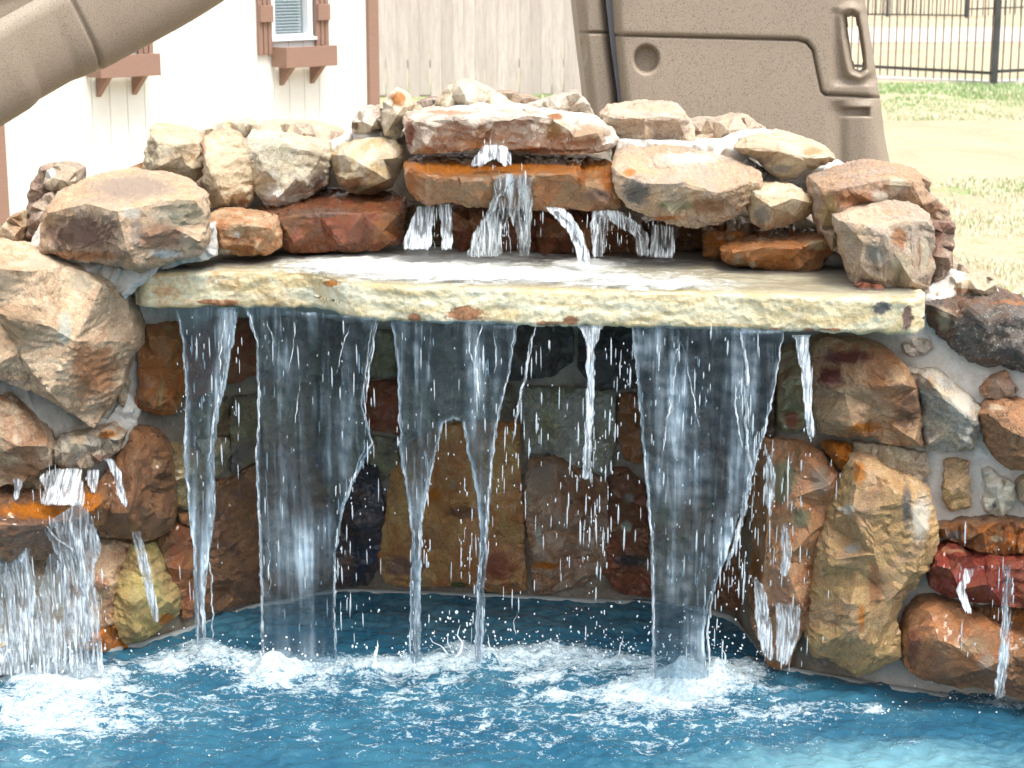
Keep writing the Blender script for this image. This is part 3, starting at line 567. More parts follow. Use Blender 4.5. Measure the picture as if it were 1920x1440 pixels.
K([(247, 807), (293, 817), (317, 850), (327, 967), (320, 990), (267, 1013), (187, 1002), (180, 967), (173, 927), (200, 883), (213, 867), (240, 833)], off=-.1, c=('brown', 'dbrown', 'sienna'), wet=.7, inner=[(250, 830, .02), (255, 850, -.02), (300, 880, 0), (310, 970, .0), (240, 960, -.03), (195, 960, .01), (265, 1000, .03)], ridges=[(1, 4), (4, 6)], patches=[(290, 870, (16, 14), 'tan')], label='dark brown wet stone hanging over the yellow one')
K([(320, 833), (345, 836), (367, 847), (393, 863), (390, 900), (377, 943), (363, 957), (333, 950), (327, 900)], off=-.05, c=('ochre', 'olive', 'sienna'), wet=.5, patches=[(360, 855, 16, 'pink')])
K([(367, 828), (400, 820), (427, 827), (432, 850), (413, 893), (396, 898), (392, 865)], off=-.04, c=('olive', 'buff', 'dgrey'), wet=.5, patches=[(415, 840, 12, 'cream')])
K([(165, 1022), (200, 1015), (247, 1017), (236, 1050), (219, 1090), (213, 1130), (213, 1172), (165, 1186), (125, 1150), (115, 1080), (150, 1045)], off=-.06, c=('pink', 'peach', 'sienna'), wet=.35, label='pink stone beside the yellow one')
K([(247, 1021), (287, 1020), (310, 1067), (335, 1123), (333, 1150), (313, 1170), (283, 1193), (240, 1210), (227, 1193), (213, 1153), (217, 1093)], off=-.07, c=('yellow', 'ochre', 'olive'), wet=.35, inner=[(260, 1040, 0), (285, 1080, -.02), (320, 1130, 0), (250, 1130, -.02), (255, 1185, .01)], patches=[(310, 1160, (24, 16), 'orange'), (240, 1190, (20, 20), 'ochre')], label='bright yellow ochre stone near the waterline')
K([(160, 1187), (217, 1172), (241, 1213), (197, 1222), (165, 1219), (130, 1205)], off=-.04, c=('orange', 'sienna', 'rust'), wet=.5)
K([(-80, 1060), (0, 1056), (70, 1062), (112, 1085), (125, 1155), (160, 1195), (125, 1224), (67, 1240), (0, 1252), (-80, 1265)], off=-.07, c=('pale', 'buff', 'orange'), wet=.3, patches=[(110, 1190, (36, 30), 'tan')])
K([(293, 1007), (333, 987), (370, 1000), (376, 1140), (345, 1168), (335, 1120), (312, 1062)], off=-.04, c=('redbr', 'brown', 'sienna'), wet=.7)
K([(376, 965), (430, 900), (480, 870), (492, 1120), (440, 1134), (378, 1150)], off=-.03, c=('dbrown', 'brown', 'bluek'), wet=.8)
K([(352, 640), (400, 600), (470, 600), (482, 700), (400, 730), (355, 755)], off=-.04, c=('brown', 'redbr', 'dbrown'), wet=.7)
K([(440, 745), (482, 740), (482, 862), (436, 885), (436, 825), (430, 790)], off=-.03, c=('olive', 'dgrey', 'brown'), wet=.7)
K([(355, 775), (425, 745), (428, 815), (370, 820)], off=-.03, c=('dbrown', 'olive', 'brown'), wet=.7)
K([(335, 965), (370, 960), (395, 905), (425, 900), (370, 990), (340, 980)], off=-.03, c=('sienna', 'brown', 'olive'), wet=.7)
# -- back of the grotto
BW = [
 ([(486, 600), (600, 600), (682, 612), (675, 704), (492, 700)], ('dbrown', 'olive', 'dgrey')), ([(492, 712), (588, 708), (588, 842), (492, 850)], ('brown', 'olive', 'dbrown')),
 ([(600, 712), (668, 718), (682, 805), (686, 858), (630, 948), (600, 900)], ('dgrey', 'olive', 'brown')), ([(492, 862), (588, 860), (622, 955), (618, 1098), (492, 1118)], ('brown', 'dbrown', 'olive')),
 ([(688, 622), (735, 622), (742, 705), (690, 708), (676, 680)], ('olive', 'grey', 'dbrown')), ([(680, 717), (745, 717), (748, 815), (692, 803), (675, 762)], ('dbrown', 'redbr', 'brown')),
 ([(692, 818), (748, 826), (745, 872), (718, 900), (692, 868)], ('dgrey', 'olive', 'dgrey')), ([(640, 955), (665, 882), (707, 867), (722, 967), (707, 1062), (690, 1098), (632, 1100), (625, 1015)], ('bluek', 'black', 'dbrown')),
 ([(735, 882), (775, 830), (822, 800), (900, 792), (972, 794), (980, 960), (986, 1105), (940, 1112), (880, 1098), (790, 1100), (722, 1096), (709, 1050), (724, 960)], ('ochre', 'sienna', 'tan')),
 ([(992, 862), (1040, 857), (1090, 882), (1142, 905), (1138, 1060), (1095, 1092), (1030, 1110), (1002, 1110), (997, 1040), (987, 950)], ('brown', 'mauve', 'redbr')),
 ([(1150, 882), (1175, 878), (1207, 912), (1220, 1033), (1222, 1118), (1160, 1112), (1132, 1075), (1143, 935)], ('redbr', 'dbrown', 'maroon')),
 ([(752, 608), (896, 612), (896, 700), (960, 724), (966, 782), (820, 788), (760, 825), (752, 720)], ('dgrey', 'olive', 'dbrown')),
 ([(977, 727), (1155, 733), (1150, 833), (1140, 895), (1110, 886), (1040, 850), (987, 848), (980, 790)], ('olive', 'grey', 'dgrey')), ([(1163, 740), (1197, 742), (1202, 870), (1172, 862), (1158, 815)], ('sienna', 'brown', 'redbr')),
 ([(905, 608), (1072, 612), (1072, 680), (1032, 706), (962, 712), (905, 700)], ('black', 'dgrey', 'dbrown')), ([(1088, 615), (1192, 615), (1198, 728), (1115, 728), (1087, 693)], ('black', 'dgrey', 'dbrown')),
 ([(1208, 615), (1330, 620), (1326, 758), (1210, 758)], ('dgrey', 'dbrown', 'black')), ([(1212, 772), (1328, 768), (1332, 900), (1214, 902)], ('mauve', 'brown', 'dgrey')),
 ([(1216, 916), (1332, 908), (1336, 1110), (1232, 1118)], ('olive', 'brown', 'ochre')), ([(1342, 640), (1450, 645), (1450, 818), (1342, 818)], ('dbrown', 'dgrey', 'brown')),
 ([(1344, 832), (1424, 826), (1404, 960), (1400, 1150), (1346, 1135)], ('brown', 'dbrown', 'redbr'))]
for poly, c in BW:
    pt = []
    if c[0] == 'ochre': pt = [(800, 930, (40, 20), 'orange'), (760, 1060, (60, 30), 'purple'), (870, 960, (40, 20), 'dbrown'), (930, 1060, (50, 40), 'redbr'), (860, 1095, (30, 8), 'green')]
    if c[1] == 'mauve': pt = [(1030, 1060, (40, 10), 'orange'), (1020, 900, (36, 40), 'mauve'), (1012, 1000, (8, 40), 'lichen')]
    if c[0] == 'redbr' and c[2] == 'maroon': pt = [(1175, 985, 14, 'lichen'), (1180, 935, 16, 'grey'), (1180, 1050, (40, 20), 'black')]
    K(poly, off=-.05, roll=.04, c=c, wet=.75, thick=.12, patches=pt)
# -- right wing
K([(1740, 573), (1773, 560, .09), (1830, 556, .1), (1893, 559, .1), (1930, 577, .1), (2010, 600, .1), (2010, 720), (1925, 698), (1880, 684), (1847, 684), (1797, 664), (1770, 634), (1747, 610)], off=-.05, inner=[(1760, 580, .0), (1820, 580, 0), (1890, 590, 0), (1960, 620, 0), (1850, 660, .01), (1900, 650, -.02), (1960, 680, .01)], c=('dgrey', 'dbrown', 'dgrey'), thick=.3, rough=1.3,
  patches=[(1770, 600, (20, 30), 'buff'), (1900, 570, (60, 6), 'sienna')], label='dark grey stone speckled with lichen')
K([(1693, 648), (1710, 638), (1740, 640), (1748, 652), (1735, 663), (1707, 667), (1695, 660)], off=-.015, roll=.02, c=('mauve', 'pale', 'grey'), thick=.05)
K([(1527, 643), (1553, 633), (1613, 643), (1653, 653), (1673, 667), (1700, 694), (1716, 727), (1721, 753), (1726, 783), (1731, 838), (1697, 836), (1647, 823), (1580, 817), (1543, 810), (1533, 783), (1523, 720)], off=-.08, inner=[(1545, 655, .02), (1640, 668, .0), (1690, 720, -.02), (1715, 825, .0), (1600, 800, -.03), (1550, 790, .01), (1540, 720, .0), (1610, 720, -.02)], ridges=[(1, 2)], c=('sienna', 'tan', 'redbr'), wet=.45, thick=.2,
  patches=[(1590, 670, (70, 20), 'maroon'), (1560, 705, (40, 30), 'maroon'), (1700, 770, (30, 60), 'dbrown'), (1610, 745, (60, 14), 'tan'), (1620, 800, (50, 14), 'orange')], label='large maroon and olive stone under the ledge')
K([(1706, 693), (1722, 698), (1757, 696), (1790, 722), (1820, 747), (1838, 770), (1841, 795), (1828, 844), (1773, 848), (1737, 840), (1732, 783), (1726, 740)], off=-.06, inner=[(1740, 712, 0), (1765, 740, -.03), (1825, 790, 0), (1810, 835, 0), (1745, 830, .0)], ridges=[(0, 1), (1, 2)], c=('buff', 'grey', 'tan'), patches=[(1800, 760, (30, 40), 'pale'), (1745, 720, (14, 20), 'tan')])
K([(1840, 730), (1860, 710), (1887, 697), (1900, 717), (1912, 731), (1890, 744), (1870, 751), (1843, 741)], off=-.03, roll=.035, c=('mauve', 'sienna', 'grey'), thick=.06, label='small triangular stone set in the white mortar')
K([(1838, 775), (1857, 757), (1880, 750), (1930, 757), (2010, 780), (2010, 885), (1920, 885), (1885, 874), (1863, 850), (1850, 820)], off=-.08, c=('sienna', 'brown', 'dbrown'), inner=[(1855, 775, 0), (1890, 770, -.0), (1960, 790, 0), (1960, 870, 0), (1890, 855, 0), (1900, 810, -.03)], patches=[(1865, 765, (24, 10), 'peach')])
K([(1463, 655), (1487, 645), (1505, 693), (1512, 733), (1509, 800), (1493, 811), (1467, 808), (1459, 790), (1461, 717)], off=-.04, c=('brown', 'olive', 'redbr'), wet=.8, patches=[(1485, 785, (26, 24), 'redbr'), (1475, 797, 6, 'white')])
K([(1540, 835), (1563, 829), (1598, 837), (1594, 867), (1583, 884), (1567, 871)], off=-.06, roll=.03, c=('rust', 'orange', 'redbr'), wet=.5, thick=.08, label='small bright rust red wedge')
K([(1600, 828), (1660, 836), (1735, 851), (1743, 885), (1722, 905), (1680, 890), (1632, 858), (1602, 852)], off=-.03, roll=.03, c=('mauve', 'buff', 'brown'), wet=.3)
K([(1597, 862), (1630, 860), (1680, 890), (1720, 905), (1745, 925), (1758, 990), (1757, 1017), (1743, 1067), (1723, 1085), (1720, 1100), (1697, 1113), (1682, 1153), (1685, 1183), (1688, 1230), (1657, 1247), (1607, 1268), (1590, 1257), (1563, 1240), (1527, 1230), (1518, 1200), (1527, 1117), (1530, 1050), (1553, 983), (1573, 927)], off=-.11,
  inner=[(1612, 875, 0), (1665, 900, .0), (1700, 940, -.02), (1740, 1000, .0), (1715, 1070, .0), (1670, 1120, -.01), (1640, 1225, .0), (1600, 1180, -.03), (1545, 1205, .0), (1560, 1050, -.02), (1600, 960, -.03), (1640, 1040, -.03)], ridges=[(0, 2), (2, 3), (5, 6)], c=('tan', 'ochre', 'sienna'), wet=.25, thick=.2, rough=1.2,
  patches=[(1725, 970, (30, 60), 'pale'), (1700, 950, (14, 60), 'dgrey'), (1590, 955, (24, 12), 'pale'), (1612, 890, (16, 36), 'orange'), (1600, 1030, (30, 10), 'grey'), (1615, 1160, (10, 40), 'orange'), (1640, 1100, (20, 60), 'sienna'), (1660, 1230, (20, 20), 'ochre'), (1570, 1220, (40, 14), 'ochre')], label='tall ochre slab standing upright at the waterline')
K([(1433, 822), (1497, 833), (1540, 850), (1570, 888), (1570, 930), (1546, 1000), (1530, 1040), (1524, 1100), (1516, 1153), (1507, 1183), (1493, 1203), (1480, 1243), (1460, 1256), (1440, 1248), (1437, 1217), (1420, 1193), (1410, 1133), (1408, 1033), (1411, 967), (1425, 880)], off=-.07,
  inner=[(1445, 850, .01), (1510, 860, 0), (1555, 910, .0), (1520, 1000, -.01), (1500, 1130, -.01), (1455, 1225, 0), (1430, 1130, .0), (1440, 980, .0), (1470, 1050, -.03), (1490, 930, -.02)], ridges=[(0, 7), (7, 6)], c=('sienna', 'pink', 'olive'), wet=.6, thick=.2,
  patches=[(1470, 900, (34, 60), 'olive'), (1500, 970, (30, 30), 'olive'), (1460, 1100, (30, 60), 'pink'), (1540, 900, (24, 40), 'mauve'), (1420, 1080, (12, 80), 'rust'), (1475, 1210, (24, 24), 'ochre')], label='mottled orange and green stone with water running down it')
K([(1408, 890), (1422, 870), (1412, 960), (1407, 1040), (1409, 1130), (1398, 1120), (1396, 980)], off=.0, c=('dbrown', 'brown', 'rust'), wet=.7)
K([(1772, 867), (1787, 860), (1817, 867), (1819, 950), (1783, 957), (1772, 940)], off=-.03, roll=.03, c=('tan', 'ochre', 'brown'), thick=.06)
K([(1843, 883), (1860, 880), (1873, 893), (1893, 900), (1905, 910), (1903, 940), (1880, 970), (1847, 957), (1843, 940), (1852, 913)], off=-.05, roll=.04, c=('pale', 'cream', 'olive'), thick=.1, label='bone coloured knobbly stone', patches=[(1865, 945, 8, 'dgrey')])
K([(1908, 905), (1930, 890), (2010, 890), (2010, 955), (1930, 955), (1913, 938)], off=-.05, c=('buff', 'tan', 'brown'))
K([(1760, 990), (1813, 980), (1863, 979), (2010, 985), (2010, 1042), (1920, 1038), (1847, 1036), (1827, 1031), (1800, 1016), (1765, 1008)], off=-.08, c=('rust', 'dbrown', 'tan'), wet=.6, patches=[(1790, 1005, (26, 14), 'dgrey'), (1870, 1010, (24, 10), 'buff')])
K([(1745, 1067), (1757, 1038), (1793, 1027), (1817, 1040), (1847, 1048), (1930, 1050), (2010, 1052), (2010, 1142), (1930, 1140), (1880, 1134), (1830, 1128), (1780, 1118), (1750, 1101)], off=-.10, c=('maroon', 'redbr', 'maroon'), wet=.75, inner=[(1760, 1060, 0), (1795, 1045, -.0), (1860, 1062, -.01), (1990, 1070, 0), (1960, 1120, 0), (1800, 1105, .0), (1850, 1095, -.03)], patches=[(1790, 1035, (30, 6), 'pink')], label='dark maroon stone')
K([(1828, 1137), (1900, 1143), (2010, 1152), (2010, 1202), (1890, 1180), (1840, 1158)], off=-.04, c=('rust', 'brown', 'sienna'), wet=.6)
K([(1695, 1200), (1707, 1160), (1730, 1137), (1757, 1133), (1797, 1143), (1847, 1163), (1880, 1183), (1930, 1196), (2010, 1212), (2010, 1335), (1920, 1312), (1860, 1292), (1800, 1288), (1760, 1280), (1720, 1268), (1697, 1248)], off=-.11,
  inner=[(1712, 1200, 0), (1745, 1150, .0), (1830, 1180, -.0), (1960, 1230, 0), (1760, 1200, -.03), (1850, 1250, .0), (1780, 1265, .0), (1960, 1300, .0)], ridges=[(1, 4), (4, 5)], c=('sienna', 'brown', 'redbr'), wet=.6, thick=.2, patches=[(1820, 1210, (50, 20), 'tan'), (1850, 1240, (24, 24), 'mauve'), (1715, 1210, (20, 50), 'redbr')], label='big rust brown stone at the right waterline')

# pool edge strip under the mortar
def pool_edge():
    n = 260; s = np.linspace(_ws[0], _ws[-1], n); Y = np.interp(s, _ws, _wy); Y = np.convolve(np.pad(Y, 3, mode='edge'), np.ones(7) / 7, 'valid')
    prof = [(.0, .006), (-.012, .006), (-.016, .002), (-.018, -.3)]
    V = np.concatenate([np.stack([s * (Y + a), Y + a, np.full(n, z)], 1) for a, z in prof]); V[:, 2] += .003 * perlin(V * 9)
    o = mesh_obj('pool_rim', V, grid_faces(len(prof), n), plain('pool_rim_plaster', (.34, .35, .33), .4, .002, 90, .35), WF)
pool_edge()

# ------------------------------------------------------------------ pool water
def water_material():
    m, t = newmat('pool_water'); n = N(t); tc = n('TexCoord'); V = tc.outputs['Object']
    fo = n.attr('foam').outputs['Fac']; sh = n.attr('pale_tint').outputs['Fac']
    c = n.mix(n.ramp(n.noise(V, 5, 5, .6, .6), [(.35, 0), (.65, 1)]), (.016, .076, .130), (.030, .112, .168))
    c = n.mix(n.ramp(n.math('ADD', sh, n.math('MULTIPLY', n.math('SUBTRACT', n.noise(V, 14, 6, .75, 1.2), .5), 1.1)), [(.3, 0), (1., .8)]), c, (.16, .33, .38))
    mp = n('Mapping'); mp.inputs['Scale'].default_value = (1, 1.5, 1); n.l(V, mp.inputs[0])
    f1 = n.noise(mp.outputs[0], 19, 9, .74, .9); f2 = n.noise(V, 140, 4, .7)
    vo = n('TexVoronoi'); vo.inputs['Scale'].default_value = 120; n.l(V, vo.inputs['Vector'])
    # lacy foam
    lace = n('TexVoronoi', feature='DISTANCE_TO_EDGE'); lace.inputs['Scale'].default_value = 26
    dv = n('VectorMath', operation='MULTIPLY_ADD'); nc = n('TexNoise'); nc.inputs['Scale'].default_value = 14; nc.inputs['Detail'].default_value = 4; n.l(mp.outputs[0], nc.inputs['Vector'])
    n.l(nc.outputs['Color'], dv.inputs[0]); dv.inputs[1].default_value = (.16, .16, .16); n.l(mp.outputs[0], dv.inputs[2]); n.l(dv.outputs[0], lace.inputs['Vector'])
    lc = n.ramp(lace.outputs['Distance'], [(0, 1), (.11, 0)])
    ff = n.math('ADD', fo, n.math('MULTIPLY', n.math('SUBTRACT', f1, .5), 1.6)); ff = n.math('ADD', ff, n.math('MULTIPLY', n.math('SUBTRACT', f2, .5), .5))
    ff = n.math('ADD', ff, n.math('MULTIPLY', lc, .10)); fac = n.ramp(ff, [(.46, 0), (.56, .45), (.82, 1)])
    bub = n.math('MULTIPLY', n.ramp(vo.outputs['Distance'], [(.10, 1), (.17, 0)]), n.ramp(n.noise(V, 10, 4, .7), [(.5, 0), (.62, .9)]))
    bub = n.math('MULTIPLY', bub, n.ramp(fo, [(.05, .12), (.3, 1)]))
    fac = n.math('MAXIMUM', fac, bub)
    p = n('BsdfPrincipled'); n.l(c, p.inputs['Base Color']); p.inputs['Roughness'].default_value = .06; p.inputs['IOR'].default_value = 1.33
    b = n('Bump'); b.inputs['Strength'].default_value = .4; b.inputs['Distance'].default_value = .008
    mp2 = n('Mapping'); mp2.inputs['Scale'].default_value = (1, 1.6, 1); n.l(V, mp2.inputs[0]); n.l(n.math('ADD', n.noise(mp2.outputs[0], 22, 4, .6, .4), n.math('MULTIPLY', n.noise(mp2.outputs[0], 70, 2, .5), .08)), b.inputs['Height']); n.l(b.outputs[0], p.inputs['Normal'])
    d = n('BsdfPrincipled'); n.l(n.mix(n.ramp(f2, [(.3, 0), (.6, 1)]), (.30, .44, .52), (.66, .75, .79)), d.inputs['Base Color']); d.inputs['Roughness'].default_value = .45
    b2 = n('Bump'); b2.inputs['Strength'].default_value = .8; b2.inputs['Distance'].default_value = .01; n.l(n.math('ADD', f1, n.math('MULTIPLY', f2, .4)), b2.inputs['Height']); n.l(b2.outputs[0], d.inputs['Normal'])
    mx = n('MixShader'); n.l(fac, mx.inputs[0]); n.l(p.outputs[0], mx.inputs[1]); n.l(d.outputs[0], mx.inputs[2])
    o = n('OutputMaterial'); n.l(mx.outputs[0], o.inputs[0]); return m

FOAM = [(900, 1248, 560, 42, .34), (1000, 1300, 1000, 46, .20), (240, 1250, 200, 30, .3), (60, 1265, 130, 30, 1.1), (150, 1290, 90, 26, 1.0), (40, 1330, 140, 40, .8), (120, 1360, 160, 24, .45), (330, 1240, 90, 24, .62), (420, 1232, 80, 20, .6), (372, 1214, 40, 14, .9), (505, 1245, 50, 24, 1.1), (500, 1275, 55, 22, .9), (560, 1255, 90, 16, .85), (690, 1250, 90, 18, .95), (790, 1250, 80, 20, .95),
        (905, 1235, 70, 22, 1.0), (860, 1215, 40, 14, .6), (1030, 1225, 90, 24, .75), (1100, 1240, 90, 26, .8), (1030, 1270, 60, 14, .45), (1190, 1245, 40, 20, .7), (1275, 1290, 70, 30, 1.25), (1240, 1300, 110, 26, .95), (1190, 1305, 60, 16, .7), (1350, 1265, 70, 26, 1.0), (1420, 1250, 50, 16, .7), (1450, 1290, 90, 14, .5),
        (1050, 1305, 60, 10, .5), (1500, 1325, 90, 12, .4), (1450, 1345, 90, 10, .42), (800, 1285, 80, 12, .42), (760, 1310, 60, 12, .4), (600, 1290, 60, 14, .5), (310, 1255, 30, 16, .8), (1810, 1300, 60, 14, .75), (1890, 1318, 60, 14, .85), (1630, 1330, 30, 12, .5), (1740, 1330, 200, 14, .25), (700, 1320, 500, 40, .22), (300, 1330, 200, 40, .30), (1240, 1340, 300, 30, .28), (1000, 1390, 900, 60, .5), (60, 1400, 200, 70, .35), (990, 1290, 30, 40, .2)]
def pool_water():
    dx = .0045; xs = np.arange(-1.62, 1.55, dx); ys = np.concatenate([np.arange(3.30, 4.55, .0052), np.arange(4.55, 5.0, .009)])
    X, Y = np.meshgrid(xs, ys); X, Y = X.ravel(), Y.ravel(); Z = np.zeros_like(X)
    px, py = proj(X, Y, Z)
    foam = np.zeros_like(X)
    for (bx, by, rx, ry, st) in FOAM:
        foam = foam + st * np.exp(-(((px - bx) / rx) ** 2 + ((py - by) / ry) ** 2) * 1.1)
    foam = 1 - np.exp(-foam * .95)
    P = np.stack([X, Y * 1.25, Z], 1)
    far = np.clip((5 - Y) * 3, .35, 1)
    h = .010 * fbm(P * 6, 3) * far + .0055 * (ridged(P * 12 + 4, 3)) * (.35 + np.clip(foam, 0, 1)) + .0045 * fbm(P * 26, 3) * far
    q = np.stack([X, Y * 1.2, Z + 3], 1); up = np.clip(foam - .35, 0, 1)
    h = h + up * (.012 + .030 * np.clip(fbm(q * 17, 4), -.2, 1.2) + .008 * fbm(q * 60, 2))
    for (bx, by, r, a) in ((1280, 1282, 34, .045), (1265, 1300, 20, .03), (505, 1262, 26, .035), (915, 1245, 22, .022), (194, 1312, 11, .02), (315, 1258, 12, .02), (700, 1262, 18, .018), (1345, 1270, 26, .026), (60, 1290, 50, .022), (655, 1262, 10, .016)):
        g = np.exp(-(((px - bx) / r) ** 2 + ((py - by) / (r * .5)) ** 2)); h = h + a * g * (1 + .25 * fbm(q * 45, 3))
    pale_tint = .8 * np.exp(-(((px - 1640) / 330) ** 2 + ((py - 1440) / 52) ** 2)) + .35 * np.clip((py - 1360) / 120, 0, 1) + .3 * np.exp(-((px - 60) / 200) ** 2) + .42 * np.clip((px - 300) / 100, 0, 1) * np.clip((1500 - px) / 100, 0, 1) * np.clip((1235 - py) / 60, 0, 1) + .30 * np.exp(-(((px - 1700) / 300) ** 2 + ((py - 1330) / 40) ** 2))  # paler colour towards the front; the alcove part brightens dim water by colour
    V = np.stack([X, Y, h], 1)
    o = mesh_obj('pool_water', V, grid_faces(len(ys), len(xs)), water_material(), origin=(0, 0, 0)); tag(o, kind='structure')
    fattr(o.data, 'foam', foam); fattr(o.data, 'pale_tint', pale_tint); return o
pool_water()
# a wider, coarser sheet of the same pool outside the frame
POOLX = plain('still_pool_water', (.02, .11, .17), .08, 0, 20, .2, 2)
for nm, (x0, x1, y0, y1) in (('pool_water_near', (-6, 6, -1.5, 3.30)), ('pool_water_left', (-6, -1.62, 3.30, 4.4)), ('pool_water_right', (1.55, 6, 3.30, 4.2))):
    o = mesh_obj(nm, [(x0, y0, 0), (x1, y0, 0), (x1, y1, 0), (x0, y1, 0)], [(0, 1, 2, 3)], POOLX); tag(o, kind='structure')

# ------------------------------------------------------------------ falling water
def fall_material(name, opac=.3, streak=.6, col=(.70, .78, .84), rough=.12, xs=70, zs=3.2, lo=.52, hi=.70, tint=(.80, .86, .88), dark=.2, dist=.5):
    m, t = newmat(name); n = N(t); tc = n('TexCoord'); V = tc.outputs['Object']
    mp = n('Mapping'); mp.inputs['Scale'].default_value = (xs, 6, zs); n.l(V, mp.inputs[0])
    s1 = n.noise(mp.outputs[0], 1, 6, .66, dist)
    mp3 = n('Mapping'); mp3.inputs['Scale'].default_value = (xs * 3.0, 6, zs * 3.4); n.l(V, mp3.inputs[0]); s3 = n.noise(mp3.outputs[0], 1, 3, .6, .2)
    mp2 = n('Mapping'); mp2.inputs['Scale'].default_value = (9, 3, 5); n.l(V, mp2.inputs[0]); s2 = n.noise(mp2.outputs[0], 1, 5, .65, .8)
    e = n.attr('edge').outputs['Fac']; mk = n.attr('mask').outputs['Fac']; wh = n.attr('white').outputs['Fac']
    area = n.ramp(s2, [(.42, .0), (.62, 1)])
    st = n.math('MULTIPLY', n.ramp(s1, [(lo, 0), (hi, 1)]), n.math('ADD', .35, n.math('MULTIPLY', area, .65)))
    fi = n.math('MULTIPLY', n.ramp(s3, [(.60, 0), (.68, 1)]), n.math('ADD', .15, n.math('MULTIPLY', area, .6)))
    wz = n.math('MULTIPLY', wh, n.ramp(n.math('ADD', s1, n.math('MULTIPLY', s2, .5)), [(.58, .05), (.92, 1)]))
    br = n.math('ADD', n.math('MULTIPLY', st, streak), n.math('MULTIPLY', fi, streak * .8)); br = n.math('ADD', br, n.math('MULTIPLY', wz, .75)); br = n.math('ADD', br, n.math('MULTIPLY', e, n.math('MULTIPLY', n.ramp(s1, [(.4, .1), (.6, .9)]), .7)), True)
    f = n.math('ADD', br, opac, True)
    mr = n.ramp(n.math('ADD', mk, n.math('MULTIPLY', n.math('SUBTRACT', s3, .5), .9)), [(.30, 0), (.55, 1)])
    f = n.math('MULTIPLY', f, mr)
    tr = n('BsdfTransparent'); n.l(n.mix(mr, (1., 1., 1.), tint), tr.inputs[0])
    p = n('BsdfPrincipled'); n.l(n.mix(br, tuple(x * dark for x in col), col), p.inputs['Base Color']); p.inputs['Roughness'].default_value = rough; p.inputs['IOR'].default_value = 1.33
    b = n('Bump'); b.inputs['Strength'].default_value = .9; b.inputs['Distance'].default_value = .008; n.l(n.math('ADD', s1, n.math('MULTIPLY', s3, .3)), b.inputs['Height']); n.l(b.outputs[0], p.inputs['Normal'])
    mx = n('MixShader'); n.l(f, mx.inputs[0]); n.l(tr.outputs[0], mx.inputs[1]); n.l(p.outputs[0], mx.inputs[2])
    o = n('OutputMaterial'); n.l(mx.outputs[0], o.inputs[0]); return m
M_SHEET = fall_material('falling_water_sheet', .11, .36, (.62, .75, .84), .10, 34, 2.0, .50, .74, (.82, .89, .93), .22)
M_STRAND = fall_material('falling_water_strand', .25, .8, (.80, .87, .92), .15, 190, 16, .44, .6, (.92, .95, .96), .5)
M_WHITE = fall_material('white_water', .03, .85, (.80, .85, .89), .25, 62, 8, .47, .60, (.95, .97, .98), .6, 1.6)
def drop_material():
    m, t = newmat('water_drop'); n = N(t); p = n('BsdfPrincipled'); p.inputs['Base Color'].default_value = (.78, .86, .91, 1); p.inputs['Roughness'].default_value = .12; p.inputs['Alpha'].default_value = .42
    o = n('OutputMaterial'); n.l(p.outputs[0], o.inputs[0]); return m
M_DROP = drop_material()
GRP = 'streams falling from the stone ledges'
def depth_fn(D, D1=None):
    """depth as a function of px and t (0 lip, 1 foot)"""
    if D == 'edge': return lambda x, y, t: edgeY(x) - .012 - .035 * t
    return lambda x, y, t: D + ((D1 if D1 is not None else D) - D) * t
def edge_interp(poly, ys):
    p = sorted(poly, key=lambda q: q[1]); return np.interp(ys, [q[1] for q in p], [q[0] for q in p])
def seg_dist(px, py, pts):
    best = np.full(px.shape, 1e9)
    for (x1, y1), (x2, y2) in zip(pts, pts[1:]):
        dx, dy = x2 - x1, y2 - y1; t = np.clip(((px - x1) * dx + (py - y1) * dy) / (dx * dx + dy * dy + 1e-9), 0, 1); best = np.minimum(best, np.hypot(px - x1 - t * dx, py - y1 - t * dy))
    return best
def in_poly(px, py, poly):
    r = np.zeros(px.shape, bool); n = len(poly)
    for i in range(n):
        x1, y1 = poly[i]; x2, y2 = poly[(i + 1) % n]
        if y1 == y2: continue
        c = ((y1 > py) != (y2 > py)) & (px < (x2 - x1) * (py - y1) / (y2 - y1) + x1); r ^= c
    return r
